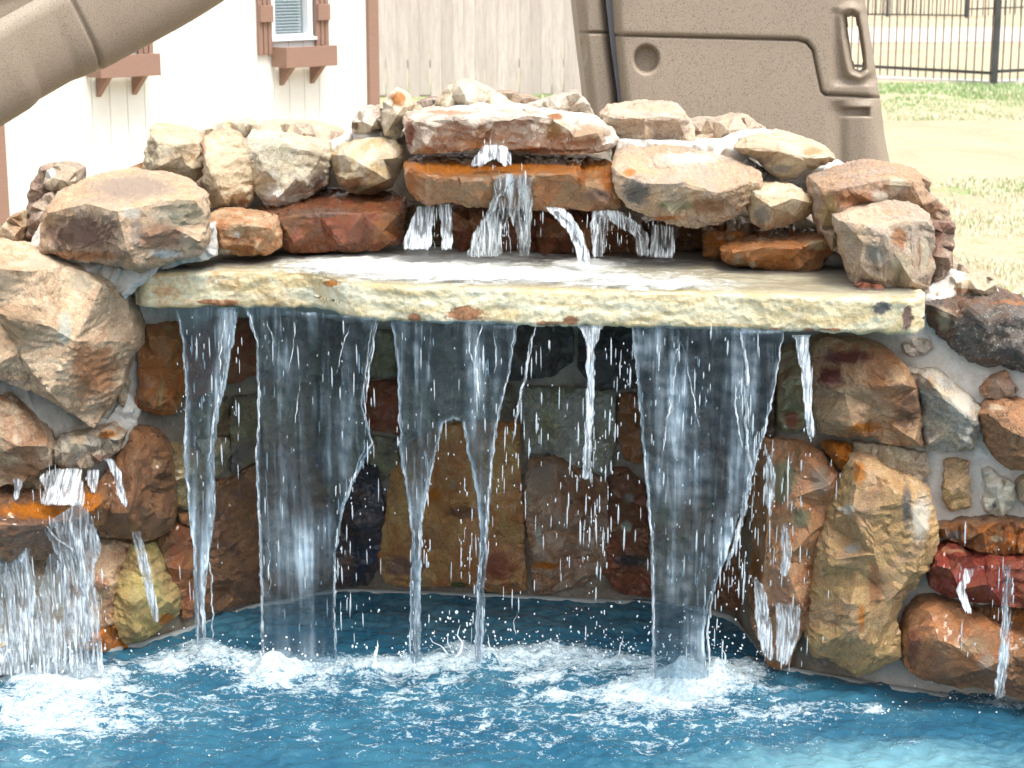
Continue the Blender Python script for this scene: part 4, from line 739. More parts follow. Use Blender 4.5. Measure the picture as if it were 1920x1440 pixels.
def sheet(poly, D='edge', D1=None, label='', mat=None, name='water_curtain', amp=.006, white=(), step=4., soft=4., edge=1., group=None):
    """a thin body of falling water: front and back surface about 3 mm apart, torn irregularly along its outline"""
    x0, x1 = min(p[0] for p in poly) - 5, max(p[0] for p in poly) + 5; y0, y1 = min(p[1] for p in poly), max(p[1] for p in poly)
    nx, ny = max(5, int((x1 - x0) / step)), max(8, int((y1 - y0) / step / 1.3)); X, Y = np.meshgrid(np.linspace(x0, x1, nx), np.linspace(y0, y1, ny)); seed = random.uniform(0, 50)
    Q = np.stack([X.ravel() * 0 + np.sign(X.ravel() - (x0 + x1) / 2) * 3, Y.ravel() / 26, Y.ravel() * 0 + seed], 1); wob = (3.2 * fbm(Q, 3)).reshape(X.shape)
    ins = in_poly(X + wob, Y, poly); d = seg_dist(X + wob, Y, list(poly) + [poly[0]]); top = np.clip((Y - y0) / 8, 0, 1)
    sd = np.where(ins, d, -d); sd = np.where((top < 1) & (sd > -8), sd + (1 - top) * 6, sd)
    fd = 22; mask = np.clip(.5 + sd / (2 * soft), 0, 1) * np.clip((y1 + 2 - Y) / fd + .25, 0, 1) * (1 if D == 'edge' else np.clip((Y - y0) / 12 + .35, 0, 1)); E = np.clip(1 - d / 5, 0, 1) * edge * (top > .9)
    W = np.zeros(X.shape)
    for (bx, by, rx, ry, st) in white: W = np.maximum(W, st * np.clip(1.2 - np.hypot((X - bx) / rx, (Y - by) / ry), 0, 1))
    fn = depth_fn(D, D1); V = np.array([tuple(at(x, y, fn(x, y, (y - y0) / (y1 - y0)))) for x, y in zip(X.ravel(), Y.ravel())])
    P = V.copy(); P[:, 2] *= .16; dd = amp * fbm(P * 22 + seed, 3) + amp * .5 * fbm(V * 40 + seed, 2)
    A = V.copy(); A[:, 1] -= dd + .0015; B = V.copy(); B[:, 1] += .0015 - dd; n0 = len(V)
    Fg = grid_faces(ny, nx); keep = (sd.ravel()[Fg] > -7).any(1); Fg = Fg[keep]
    # outline of the kept area gets a rim that closes front to back
    e = np.concatenate([Fg[:, [0, 1]], Fg[:, [1, 2]], Fg[:, [2, 3]], Fg[:, [3, 0]]]); key = {tuple(q) for q in e.tolist()}; rim = [(a, b, b + n0, a + n0) for a, b in key if (b, a) not in key]
    o = mesh_obj(name, np.concatenate([A, B]), np.concatenate([Fg, Fg[:, ::-1] + n0, np.array(rim)]), mat or M_SHEET); tag(o, label, 'waterfall', group or GRP)
    for k, q in (('edge', E), ('mask', mask), ('white', W)): fattr(o.data, k, np.concatenate([q.ravel(), q.ravel()]))
    return o
def tube(path, radii, seed=0, sides=7, wob=.35, D='edge', D1=None):
    """irregular rope of water through px points (x, y[, t]); returns verts, faces"""
    y0, y1 = path[0][1], path[-1][1]; L = sum(math.hypot(b[0] - a[0], b[1] - a[1]) for a, b in zip(path, path[1:])); n = max(6, int(L / 4.5))
    cum = [0]
    for a, b in zip(path, path[1:]): cum.append(cum[-1] + math.hypot(b[0] - a[0], b[1] - a[1]))
    fn = depth_fn(D, D1); V = []; Fc = []
    ss = np.linspace(0, cum[-1], n); xs = np.interp(ss, cum, [p[0] for p in path]); yy = np.interp(ss, cum, [p[1] for p in path]); rr = np.interp(ss, np.linspace(0, cum[-1], len(radii)), radii)
    nz = fbm(np.stack([ss / 16, ss * 0 + seed, ss * 0], 1), 3); nx = fbm(np.stack([ss / 22, ss * 0 + seed + 7, ss * 0], 1), 3)
    for i in range(n):
        t = i / (n - 1); x = xs[i] + nx[i] * 3; c = at(x, yy[i], fn(x, yy[i], t)); r = max(.0004, rr[i] * .52 / 850 * (1 + wob * 1.6 * nz[i])) * (min(1, .25 + i * .25, .25 + (n - 1 - i) * .25))
        for k in range(sides):
            a = 2 * math.pi * k / sides; V.append((c.x + math.cos(a) * r, c.y + math.sin(a) * r * .6, c.z))
    for i in range(n - 1):
        for k in range(sides):
            k2 = (k + 1) % sides; Fc.append((i * sides + k, i * sides + k2, (i + 1) * sides + k2, (i + 1) * sides + k))
    return V, Fc
def strands(paths, label, D='edge', D1=None, mat=None, name='water_stream', group=GRP):
    V, Fc = [], []
    for q, (path, radii) in enumerate(paths):
        v, f = tube(path, radii, seed=random.uniform(0, 99), D=D, D1=D1); b = len(V); V += v; Fc += [tuple(i + b for i in ff) for ff in f]
    o = mesh_obj(name, V, Fc, mat or M_STRAND); tag(o, label, 'waterfall', group); fattr(o.data, 'edge', np.full(len(V), .5)); fattr(o.data, 'mask', np.ones(len(V))); return o
def child(o, p):
    o.parent = p; o.location = o.location - p.location
    for k in ('label', 'category', 'group'):
        if k in o: del o[k]
    return o
def tube_part(path, radii, p, D='edge', D1=None, mat=None, name='bright_rim'):
    v, f = tube(path, radii, seed=random.uniform(0, 99), D=D, D1=D1); o = mesh_obj(name, v, f, mat or M_STRAND); fattr(o.data, 'edge', np.full(len(v), .5)); fattr(o.data, 'mask', np.ones(len(v))); return child(o, p)

# curtains from the long ledge
def parts(o, lst, **kw):
    for pth, rd in lst: tube_part(pth, rd, o, **kw)
c0 = sheet([(330, 577), (343, 640), (349, 700), (352, 760), (345, 850), (354, 940), (364, 1030), (366, 1100), (366, 1212), (386, 1212), (382, 1090), (396, 1020), (404, 930), (400, 850), (408, 780), (424, 710), (436, 650), (447, 577)], label='narrow curtain of two white streams at the left end of the ledge', amp=.005,
  white=[(425, 620, 20, 60, .9), (405, 740, 14, 60, .9), (397, 880, 12, 120, 1), (385, 1080, 14, 120, 1), (348, 830, 9, 120, 1), (362, 1000, 10, 100, .9)])
# dry opening between the two streams
parts(c0, [([(331, 577), (343, 640), (350, 740), (347, 850), (354, 940), (364, 1030), (368, 1100), (372, 1170), (370, 1212)], [2, 4, 5, 6, 6, 5, 5, 5, 5]), ([(442, 578), (430, 640), (421, 700), (404, 780), (395, 850), (397, 930), (389, 1020), (383, 1090), (380, 1150), (382, 1212)], [3, 5, 5, 6, 7, 6, 7, 6, 6]), ([(418, 700), (400, 790), (392, 860)], [2, 5, 4]), ([(385, 1010), (396, 1080), (398, 1150), (400, 1205)], [2, 4, 3, 3]), ([(425, 590), (414, 640), (412, 700)], [2, 3, 2])])
c1 = sheet([(462, 576), (480, 640), (487, 760), (481, 850), (487, 1000), (490, 1100), (491, 1246), (632, 1246), (626, 1130), (628, 1040), (642, 960), (662, 900), (700, 838), (690, 800), (678, 760), (686, 700), (698, 650), (706, 598)], label='wide left curtain of water pouring from the ledge into the pool', amp=.008,
  white=[(560, 1040, 56, 70, .9), (600, 1000, 34, 50, .7), (540, 680, 40, 40, .35), (620, 860, 30, 50, .4), (600, 760, 16, 40, .6), (585, 600, 22, 50, .5), (640, 790, 30, 60, .4), (520, 990, 24, 50, .5), (560, 1230, 90, 40, .5)])  # the large lower blobs paint sky reflections white into the sheet
parts(c1, [([(464, 578), (481, 640), (487, 760), (481, 850), (488, 1000), (491, 1100), (493, 1245)], [2, 4, 4, 5, 6, 5, 7]), ([(704, 600), (697, 650), (685, 700), (678, 760), (698, 830), (660, 905), (640, 960), (628, 1040), (626, 1130), (630, 1240)], [1, 3, 3, 4, 6, 6, 5, 4, 4, 5]),
  ([(500, 600), (512, 640), (510, 680)], [1, 2.5, 1]), ([(556, 600), (548, 660), (540, 700)], [1, 2, 1]), ([(655, 610), (640, 660), (632, 700)], [1, 2.5, 1]), ([(565, 700), (556, 770), (552, 800)], [1, 2, 1]), ([(498, 880), (504, 1000), (506, 1120)], [1, 3, 1]), ([(688, 830), (668, 880), (652, 930)], [2, 5, 3])])
c2 = sheet([(735, 602), (745, 680), (749, 760), (752, 850), (765, 930), (774, 1010), (770, 1100), (768, 1246), (790, 1246), (788, 1100), (789, 990), (800, 920), (815, 850), (830, 792), (850, 784), (868, 792), (880, 850), (896, 930), (902, 1000), (896, 1080), (890, 1245), (904, 1245), (910, 1080), (913, 1000), (918, 930), (924, 850), (932, 795), (945, 735), (958, 680), (968, 610)],
  label='middle curtain of water splitting into two tapering legs', amp=.008, white=[(895, 700, 16, 80, .8), (878, 640, 10, 50, .6), (780, 1150, 20, 110, .9), (775, 960, 26, 60, .4), (905, 960, 12, 80, .7), (898, 1160, 12, 90, .8), (884, 790, 10, 40, .7), (845, 800, 30, 16, .6)])
parts(c2, [([(735, 602), (746, 680), (749, 760), (752, 850), (766, 930), (775, 1010), (779, 1100), (778, 1245)], [2, 4, 4, 5, 5, 7, 7, 8]), ([(830, 790), (815, 850), (802, 920), (788, 985), (784, 1060)], [3, 4, 4, 5, 4]), ([(868, 791), (880, 850), (896, 925), (905, 990), (904, 1040), (898, 1120), (895, 1240)], [4, 6, 7, 6, 3, 5, 6]),
  ([(965, 612), (956, 690), (944, 735), (930, 800), (920, 880), (914, 950), (910, 1040)], [1, 3, 3, 4, 5, 5, 3]), ([(878, 606), (880, 660), (894, 700), (898, 760)], [1, 3, 5, 2]), ([(905, 606), (893, 650), (890, 700)], [1, 3, 1]), ([(925, 620), (930, 660), (930, 700)], [1, 1.5, 1])])
strands([([(708, 604), (697, 660), (690, 720), (683, 790)], [1, 3, 3, 2]), ([(698, 606), (688, 670), (686, 740)], [1, 2, 1])], 'wispy stream between the left and the middle curtain')
strands([([(1004, 610), (990, 680), (976, 740), (965, 790)], [2, 4, 4, 3]), ([(998, 625), (985, 700), (972, 770), (960, 830)], [1, 3, 3, 2])], 'slanting wispy stream just right of the middle curtain')
cn = sheet([(1088, 611), (1101, 650), (1101, 720), (1098, 800), (1092, 900), (1106, 900), (1110, 800), (1114, 720), (1112, 660), (1126, 613)], label='narrow white stream in front of the dark stones, between the middle and the right curtain', mat=M_STRAND, name='water_stream', white=[(1106, 720, 12, 120, 1)], step=3)
parts(cn, [([(1104, 640), (1108, 700), (1105, 770), (1100, 840), (1098, 880)], [2, 5, 5, 4, 2])])
c3 = sheet([(1185, 612), (1195, 700), (1203, 800), (1213, 900), (1220, 1000), (1223, 1100), (1225, 1276), (1330, 1276), (1318, 1200), (1332, 1120), (1352, 1070), (1372, 1010), (1395, 940), (1418, 860), (1440, 780), (1456, 700), (1470, 622)], label='widest curtain of water, under the right half of the ledge', amp=.010,
  white=[(1270, 780, 46, 110, .85), (1290, 880, 46, 70, .7), (1240, 900, 24, 60, .5), (1215, 650, 30, 40, .6), (1395, 700, 24, 120, .7), (1390, 900, 26, 130, .8), (1360, 1030, 24, 90, .8), (1270, 1090, 30, 60, .5), (1310, 1220, 50, 70, .7)])  # big middle blobs are sky reflections painted into the colour of the sheet
parts(c3, [([(1185, 613), (1195, 700), (1203, 800), (1214, 900), (1221, 1000), (1224, 1100), (1226, 1275)], [3, 4, 4, 5, 5, 5, 6]), ([(1470, 622), (1456, 700), (1441, 780), (1418, 860), (1400, 930)], [2, 3, 4, 4, 3]), ([(1388, 622), (1400, 680), (1402, 740), (1398, 800), (1408, 880), (1396, 950), (1380, 1010), (1360, 1070)], [4, 7, 7, 5, 6, 8, 9, 5]),
  ([(1345, 1080), (1330, 1140), (1326, 1180), (1332, 1250)], [4, 5, 5, 7]), ([(1322, 1120), (1318, 1180), (1322, 1260)], [2, 4, 5]), ([(1276, 640), (1262, 720), (1250, 800), (1242, 860)], [2, 4, 4, 1]), ([(1278, 640), (1296, 720), (1310, 800)], [1, 3, 1]), ([(1385, 690), (1378, 760), (1392, 840)], [2, 4, 3])])
sr = sheet([(1490, 628), (1502, 690), (1506, 740), (1514, 822), (1526, 822), (1522, 760), (1519, 690), (1514, 629)], label='rightmost thin stream falling from the ledge past the red stone', mat=M_STRAND, name='water_stream', white=[(1508, 720, 16, 140, 1)], step=3)
parts(sr, [([(1492, 628), (1508, 690), (1512, 740), (1520, 820)], [2, 5, 4, 3])])
# upper falls
GU = 'little falls over the upper stones'; GL = 'small falls on the left wing'; GR = 'trickles on the right wing'
def wf(poly, label, D, D1, lines=(), white=(), group=GU, soft=4.5):
    o = sheet(poly, D, D1, label, M_WHITE, 'small_fall', .004, white, 2.6, soft, .3, group); parts(o, lines, D=D, D1=D1, mat=M_STRAND); return o
wf([(905, 276), (930, 271), (950, 277), (962, 312), (945, 312), (930, 296), (920, 300), (903, 314), (880, 313), (893, 292)], 'gush of water bubbling out from under the capstone', 4.45, 4.40, [([(912, 276), (904, 294), (890, 312)], [2, 4, 4]), ([(940, 276), (950, 295), (957, 310)], [2, 4, 3]), ([(926, 274), (926, 292)], [4, 2])], [(925, 285, 40, 30, 1)])
wf([(930, 332), (960, 326), (996, 334), (998, 400), (992, 482), (972, 482), (970, 430), (955, 400), (940, 440), (940, 482), (876, 484), (888, 440), (912, 400), (925, 370)], 'forked white fall spilling over the rusty ledge', 4.335, 4.42,
   [([(968, 332), (952, 350), (935, 368), (926, 392), (905, 420), (890, 455), (878, 482)], [4, 5, 5, 6, 7, 7, 7]), ([(935, 392), (930, 430), (932, 478)], [3, 5, 5]), ([(985, 335), (990, 370), (986, 400)], [3, 4, 4]), ([(970, 335), (976, 375), (990, 410), (984, 440), (982, 474)], [3, 4, 6, 5, 5]), ([(952, 395), (950, 430), (958, 476)], [1, 2, 3])], [(905, 450, 30, 60, 1), (958, 340, 40, 24, .9), (985, 400, 12, 80, .8)])
wf([(1024, 388), (1045, 388), (1068, 402), (1090, 435), (1102, 470), (1106, 497), (1086, 497), (1078, 460), (1060, 425), (1040, 408)], 'thick white jet arching out below the rusty ledge', 4.36, 4.28, [([(1032, 390), (1050, 398), (1072, 418), (1086, 445), (1096, 475), (1100, 495)], [4, 7, 9, 8, 7, 6]), ([(1028, 394), (1046, 410), (1064, 425)], [2, 4, 3]), ([(1052, 395), (1080, 420), (1096, 460)], [2, 4, 3])], [(1065, 430, 60, 80, 1)])
wf([(782, 386), (815, 388), (810, 430), (806, 470), (752, 470), (766, 430)], 'fan shaped white fall at the left end of the rusty ledge', 4.44, 4.40, [([(790, 388), (782, 425), (768, 468)], [2, 4, 4]), ([(803, 390), (798, 430), (792, 468)], [2, 4, 4])], [(785, 430, 40, 60, 1)])
wf([(824, 380), (846, 384), (846, 430), (850, 470), (828, 470), (828, 430)], 'narrow broken fall right of the fan shaped one', 4.42, 4.40, [([(832, 385), (834, 420), (836, 466)], [1, 3, 4]), ([(843, 390), (842, 430), (846, 468)], [1, 2, 2])], [(838, 430, 14, 60, .8)])
wf([(1110, 396), (1150, 394), (1190, 415), (1215, 440), (1216, 482), (1196, 482), (1190, 440), (1140, 412), (1132, 484), (1112, 484)], 'thin film running over the rounded red boulder', 4.38, 4.38, [([(1118, 396), (1114, 430), (1118, 478)], [1, 2, 2]), ([(1138, 396), (1165, 404), (1190, 425), (1208, 450)], [1, 2, 2, 1])], [(1160, 402, 50, 14, .4), (1118, 450, 12, 40, .4), (1205, 455, 12, 30, .35)])
wf([(1222, 420), (1262, 428), (1262, 486), (1220, 484)], 'faint thin trickles left of the wet shelf stone', 4.42, 4.40, (), [(1240, 460, 26, 40, .15)])
# left wing falls
yl = wallY(100, 1000)
wf([(78, 892), (100, 882), (150, 878), (156, 910), (158, 950), (76, 948), (84, 920)], 'white splash falling onto the orange shelf stone', yl - .10, yl - .19, [([(120, 882), (112, 905), (108, 940)], [4, 6, 5]), ([(140, 884), (142, 915), (144, 948)], [4, 6, 5])], [(125, 915, 40, 50, 1)], GL)
wf([(28, 895), (40, 905), (34, 940), (26, 938)], 'tiny white trickle at the far left above the orange shelf', yl - .15, yl - .17, (), [(33, 918, 8, 30, 1)], GL)
wf([(80, 985), (150, 940), (172, 970), (190, 1030), (176, 1060), (184, 1150), (196, 1268), (132, 1268), (128, 1150), (118, 1060), (100, 1025)], 'broad white fall from the orange shelf stone beside the pink stone', yl - .20, yl - .16,
   [([(150, 948), (168, 985), (178, 1020)], [4, 6, 3]), ([(85, 985), (105, 1010), (135, 1030), (150, 1075), (158, 1130), (166, 1185), (160, 1250)], [4, 6, 7, 7, 6, 6, 6]), ([(130, 980), (142, 1020), (152, 1070), (164, 1120), (160, 1180), (150, 1240), (146, 1270)], [6, 7, 6, 6, 5, 5, 5])], [(145, 1020, 40, 70, 1), (158, 1120, 22, 160, .9), (140, 1250, 60, 50, .8)], GL)
wf([(-40, 985), (20, 985), (62, 985), (56, 1040), (74, 1140), (112, 1268), (-40, 1268)], 'white fall at the extreme left, below the orange shelf stone', yl - .19, yl - .16,
   [([(15, 990), (22, 1030), (45, 1060), (54, 1120), (60, 1180), (72, 1262)], [4, 6, 6, 6, 6, 6]), ([(55, 988), (50, 1015), (48, 1050)], [2, 3, 2]), ([(8, 985), (12, 1060), (25, 1140), (30, 1262)], [3, 3, 4, 6])], [(30, 1040, 26, 80, .9), (55, 1160, 24, 120, .9), (10, 1230, 110, 70, .9), (0, 1130, 40, 100, .4)], GL)
wf([(92, 1040), (132, 1030), (132, 1268), (80, 1268), (70, 1130)], 'faint veil of water between the two white falls on the left', yl - .17, yl - .15, (), [(100, 1240, 40, 60, .7), (100, 1120, 30, 100, .35)], GL)
yl2 = wallY(240, 900)
wf([(200, 860), (208, 858), (224, 885), (240, 952), (230, 952), (218, 905)], 'short slanting trickle across the dark brown stone', yl2 - .15, yl2 - .17, [([(203, 862), (218, 885), (228, 915), (235, 950)], [2, 4, 4, 3])], [(220, 905, 26, 60, 1)], GL)
wf([(166, 884), (184, 880), (182, 925), (170, 926)], 'tiny trickle above the right end of the orange shelf stone', yl2 - .15, yl2 - .17, (), [(175, 905, 12, 30, 1)], GL)
wf([(248, 998), (262, 996), (280, 1060), (300, 1168), (288, 1168), (270, 1090)], 'thin slanting stream in front of the yellow stone', yl2 - .17, yl2 - .15, [([(252, 998), (262, 1020), (272, 1065), (282, 1110), (294, 1165)], [2, 4, 5, 5, 3])], [(272, 1080, 22, 110, 1)], GL)
# right wing trickles
yr = wallY(1880, 1200)
wf([(1884, 1060), (1896, 1060), (1894, 1180), (1882, 1312), (1866, 1312), (1878, 1180)], 'thin stream in front of the big rust brown stone on the right', yr - .2, yr - .17, [([(1890, 1060), (1886, 1120), (1884, 1180), (1878, 1240), (1872, 1310)], [1, 2, 3, 3.5, 3.5])], [(1880, 1220, 12, 120, .9)], GR)
wf([(1812, 1066), (1824, 1068), (1808, 1104), (1822, 1152), (1812, 1152), (1794, 1108)], 'broken trickle over the dark maroon stone', yr - .16, yr - .2, (), [(1808, 1108, 16, 50, .9)], GR)
yr = wallY(1470, 1150)
wf([(1412, 1080), (1430, 1100), (1446, 1170), (1452, 1240), (1436, 1240), (1420, 1180)], 'white trickle down the left edge of the mottled stone', yr - .13, yr - .12, [([(1420, 1100), (1424, 1140), (1432, 1190), (1442, 1236)], [1, 2.5, 3, 2])], [(1430, 1160, 20, 90, 1)], GR)
wf([(1456, 1130), (1500, 1140), (1498, 1190), (1474, 1250), (1456, 1236)], 'white trickle down the foot of the mottled stone', yr - .13, yr - .12, (), [(1478, 1190, 26, 60, .9)], GR)
wf([(1436, 860), (1446, 850), (1454, 900), (1446, 960), (1436, 950)], 'short trickle high on the mottled stone', yr - .13, yr - .12, (), [(1445, 900, 10, 60, .8)], GR)
wf([(1466, 985), (1474, 980), (1482, 1040), (1476, 1085), (1466, 1075)], 'short trickle halfway down the mottled stone', yr - .13, yr - .12, (), [(1474, 1030, 10, 50, .8)], GR)

# ------------------------------------------------------------------ water film on the ledge
def ledge_film():
    m, t = newmat('foaming_film'); n = N(t); tc = n('TexCoord'); V = tc.outputs['Object']
    fo = n.attr('foam').outputs['Fac']; mp = n('Mapping'); mp.inputs['Scale'].default_value = (1, 1.8, 1); n.l(V, mp.inputs[0])
    f1 = n.noise(mp.outputs[0], 16, 8, .75, .8); f2 = n.noise(V, 120, 4, .7)
    ff = n.math('ADD', fo, n.math('MULTIPLY', n.math('SUBTRACT', f1, .5), 1.5)); fac = n.ramp(ff, [(.3, .12), (.55, .55), (.8, 1)])
    tr = n('BsdfTransparent'); tr.inputs[0].default_value = (.80, .80, .76, 1); g = n('BsdfGlossy'); g.inputs['Roughness'].default_value = .12
    fr = n('Fresnel'); fr.inputs[0].default_value = 1.33; mx = n('MixShader'); n.l(fr.outputs[0], mx.inputs[0]); n.l(tr.outputs[0], mx.inputs[1]); n.l(g.outputs[0], mx.inputs[2])
    d = n('BsdfPrincipled'); n.l(n.mix(n.ramp(f1, [(.35, 0), (.6, 1)]), (.48, .49, .43), (.80, .81, .77)), d.inputs['Base Color']); d.inputs['Roughness'].default_value = .3
    b = n('Bump'); b.inputs['Strength'].default_value = .8; b.inputs['Distance'].default_value = .01; n.l(n.math('ADD', f1, n.math('MULTIPLY', f2, .3)), b.inputs['Height'])
    for q in (d, g): n.l(b.outputs[0], q.inputs['Normal'])
    m2 = n('MixShader'); n.l(fac, m2.inputs[0]); n.l(mx.outputs[0], m2.inputs[1]); n.l(d.outputs[0], m2.inputs[2]); o = n('OutputMaterial'); n.l(m2.outputs[0], o.inputs[0])
    nx, ny = 420, 90; x = np.linspace(FEx[0] + .02, FEx[-1] - .02, nx); V = []
    yf = np.convolve(np.pad(np.interp(x, FEx, FEy), 10, mode='edge'), np.ones(21) / 21, 'valid')
    for j in range(ny):
        q = (j / (ny - 1)) ** 1.3; V.append(np.stack([x, yf - .001 + (4.8 - yf) * q, np.full(nx, ZT + .005 - .006 * max(0, 1 - j / 2.5))], 1))
    V = np.concatenate(V); px, py = proj(V[:, 0], V[:, 1], V[:, 2])
    foam = 0
    for (bx, by, rx, ry, st) in ((740, 492, 160, 22, 1.0), (880, 512, 200, 16, .75), (600, 498, 80, 14, .4), (940, 480, 90, 12, .9), (1100, 495, 60, 12, .9), (1050, 520, 260, 16, .5), (1250, 535, 160, 14, .65), (760, 470, 60, 12, 1.0), (1220, 490, 120, 10, .4), (400, 500, 120, 10, .12), (1500, 550, 100, 8, .2), (1340, 510, 80, 8, .25)):
        foam = foam + st * np.exp(-((px - bx) / rx) ** 2 - ((py - by) / ry) ** 2)
    V[:, 2] += .0025 * fbm(V * [14, 20, 1], 3) + np.clip(foam, 0, 1.2) * (.003 + .007 * np.clip(fbm(V * [22, 34, 1] + 3, 4), 0, 1.5))
    o = mesh_obj('water_film', V, grid_faces(ny, nx), m); tag(o, 'foaming film of water flowing over the top of the long cream ledge', 'water'); fattr(o.data, 'foam', foam)
ledge_film()

# ------------------------------------------------------------------ drops and spray (nobody could count them)
_ico = None
def ico():
    global _ico
    if _ico is None:
        bm = bmesh.new(); bmesh.ops.create_icosphere(bm, subdivisions=1, radius=1); _ico = (np.array([v.co[:] for v in bm.verts]), np.array([[v.index for v in f.verts] for f in bm.faces])); bm.free()
    return _ico
def drops(name, pts, label, mat=None, cat='water drops'):
    v, f = ico(); V = []; Fc = []
    for i, (p, rx, rz, lean) in enumerate(pts):
        q = v * np.array([rx, rx, rz]); q[:, 0] += q[:, 2] * lean; V.append(q + np.array(p)); Fc.append(f + i * len(v))
    o = mesh_obj(name, np.concatenate(V), np.concatenate(Fc), mat or M_DROP, origin=(0, 4.2, 0)); tag(o, label, cat, kind='stuff'); return o
pts = []
def scatter(n, x0, x1, y0, y1, D='edge', big=1., lean=0, jx=0):
    fn = depth_fn(D, D)
    for _ in range(n):
        x = random.uniform(x0, x1) if not jx else random.gauss((x0 + x1) / 2, jx); y = random.uniform(y0, y1)
        k = random.random() ** 3; L = (3 + 34 * k) * big; wd = random.uniform(.8, 2.1) * big * (1 + k * .5)
        pts.append((tuple(at(x, y, fn(x, y, .5) + random.uniform(-.05, .05))), wd / 850, L / 850, lean + random.uniform(-.03, .03)))
# clusters of drops: they fall in loose columns
for (xc, y0, y1, n, jx) in ((365, 640, 1170, 30, 14), (400, 640, 1170, 36, 16), (440, 620, 900, 14, 20), (650, 900, 1040, 40, 14), (690, 700, 900, 30, 10), (640, 1000, 1180, 22, 10), (718, 850, 1100, 12, 8), (775, 950, 1250, 40, 9), (800, 850, 1060, 30, 12), (800, 1010, 1060, 16, 6), (872, 900, 1080, 60, 10), (895, 1010, 1230, 60, 9), (900, 640, 800, 24, 12), (920, 900, 1100, 26, 10),
                        (960, 760, 950, 40, 14), (990, 640, 900, 26, 16), (1030, 640, 1060, 34, 22), (1060, 700, 1100, 30, 14), (1100, 760, 1000, 110, 20), (1120, 900, 1080, 36, 14), (1090, 1000, 1200, 24, 18), (1150, 640, 900, 50, 20), (1140, 760, 1050, 50, 14), (1170, 640, 760, 30, 14), (1130, 1080, 1200, 14, 20), (1345, 1000, 1240, 50, 16), (1385, 960, 1110, 60, 12),
                        (1410, 700, 1000, 60, 12), (1440, 780, 960, 40, 12), (1400, 1010, 1110, 30, 12), (1515, 650, 900, 26, 8), (1470, 860, 1000, 16, 14), (960, 1080, 1200, 10, 20), (830, 1090, 1200, 10, 16), (672, 1110, 1180, 8, 5), (1240, 640, 900, 26, 14), (1300, 640, 760, 20, 16), (1280, 1000, 1230, 20, 16)):
    scatter(int(n * .5), xc, xc, y0, y1, big=.75, jx=jx)
scatter(120, 480, 700, 600, 1200, big=.7); scatter(120, 1190, 1440, 620, 1100, big=.7); scatter(60, 740, 960, 610, 900, big=.7); scatter(40, 330, 450, 590, 800, big=.7)
drops('falling_drops', pts, 'countless drops falling in loose columns between the curtains of water')
pts = []
yl_ = wallY(80, 1150) - .17; scatter(130, 0, 200, 1060, 1270, D=yl_, big=.8); scatter(60, 60, 190, 880, 1000, D=yl_, big=.5)
for xr, n_, dd in ((1880, 26, .19), (1815, 14, .2), (1460, 40, .12), (1500, 20, .11), (1560, 6, .12)): scatter(n_, xr - 20, xr + 20, 1000 if xr > 1700 else 850, 1250, D=wallY(xr, 1100) - dd, big=.7)
for (xc, yc, n_, DD) in ((800, 430, 26, 4.42), (930, 430, 40, 4.36), (1000, 430, 14, 4.36), (1100, 440, 20, 4.32), (1160, 430, 24, 4.38), (1240, 450, 16, 4.4), (925, 295, 16, 4.43), (960, 345, 14, 4.33)): scatter(n_, xc - 26, xc + 26, yc - 34, yc + 34, D=DD, big=.5)
drops('trickle_drops', pts, 'countless drops around the small falls on both wings and the upper stones')
# splash drops thrown up from the pool
pts = []
for (bx, by, n_, sx, hh, r0) in ((1275, 1285, 170, 75, .16, 1.4), (1350, 1265, 110, 60, .14, 1.3), (1420, 1250, 60, 40, .12, 1.2), (505, 1262, 110, 60, .10, 1.4), (690, 1258, 80, 90, .08, 1.3), (850, 1245, 120, 60, .11, 1.4), (1040, 1235, 170, 80, .11, 1.2), (1150, 1235, 110, 60, .11, 1.2), (80, 1280, 160, 100, .13, 1.4), (330, 1245, 50, 70, .06, 1.2), (400, 1235, 40, 60, .06, 1.2), (1810, 1305, 60, 50, .09, 1.2), (1890, 1320, 60, 40, .10, 1.2), (775, 1250, 60, 30, .09, 1.3), (900, 1240, 60, 30, .10, 1.3), (1630, 1330, 14, 40, .03, 1.2)):
    for _ in range(int(n_ * .55)):
        p = onz(random.gauss(bx, sx), random.gauss(by, 11), 0); h = abs(random.gauss(0, 1)) * hh * .5; r = r0 / 850 * random.uniform(.6, 1.9)
        pts.append(((p.x, p.y, h + .004), r, r * random.uniform(.8, 1.8), random.uniform(-.4, .4)))
for _ in range(240):   # floating bubbles
    x, y = random.uniform(20, 1900), 1270 + 165 * random.random() ** 1.4; p = onz(x, y, 0); r = (.8 + 2.6 * random.random() ** 2.5) / 850
    pts.append(((p.x, p.y, .001), r, r * .55, 0))
M_BUB = plain('bubble_white', (.82, .88, .92), .2, 0, 50, .05)
drops('splash_drops', pts, 'countless bubbles and splash drops on and above the pool', M_BUB)
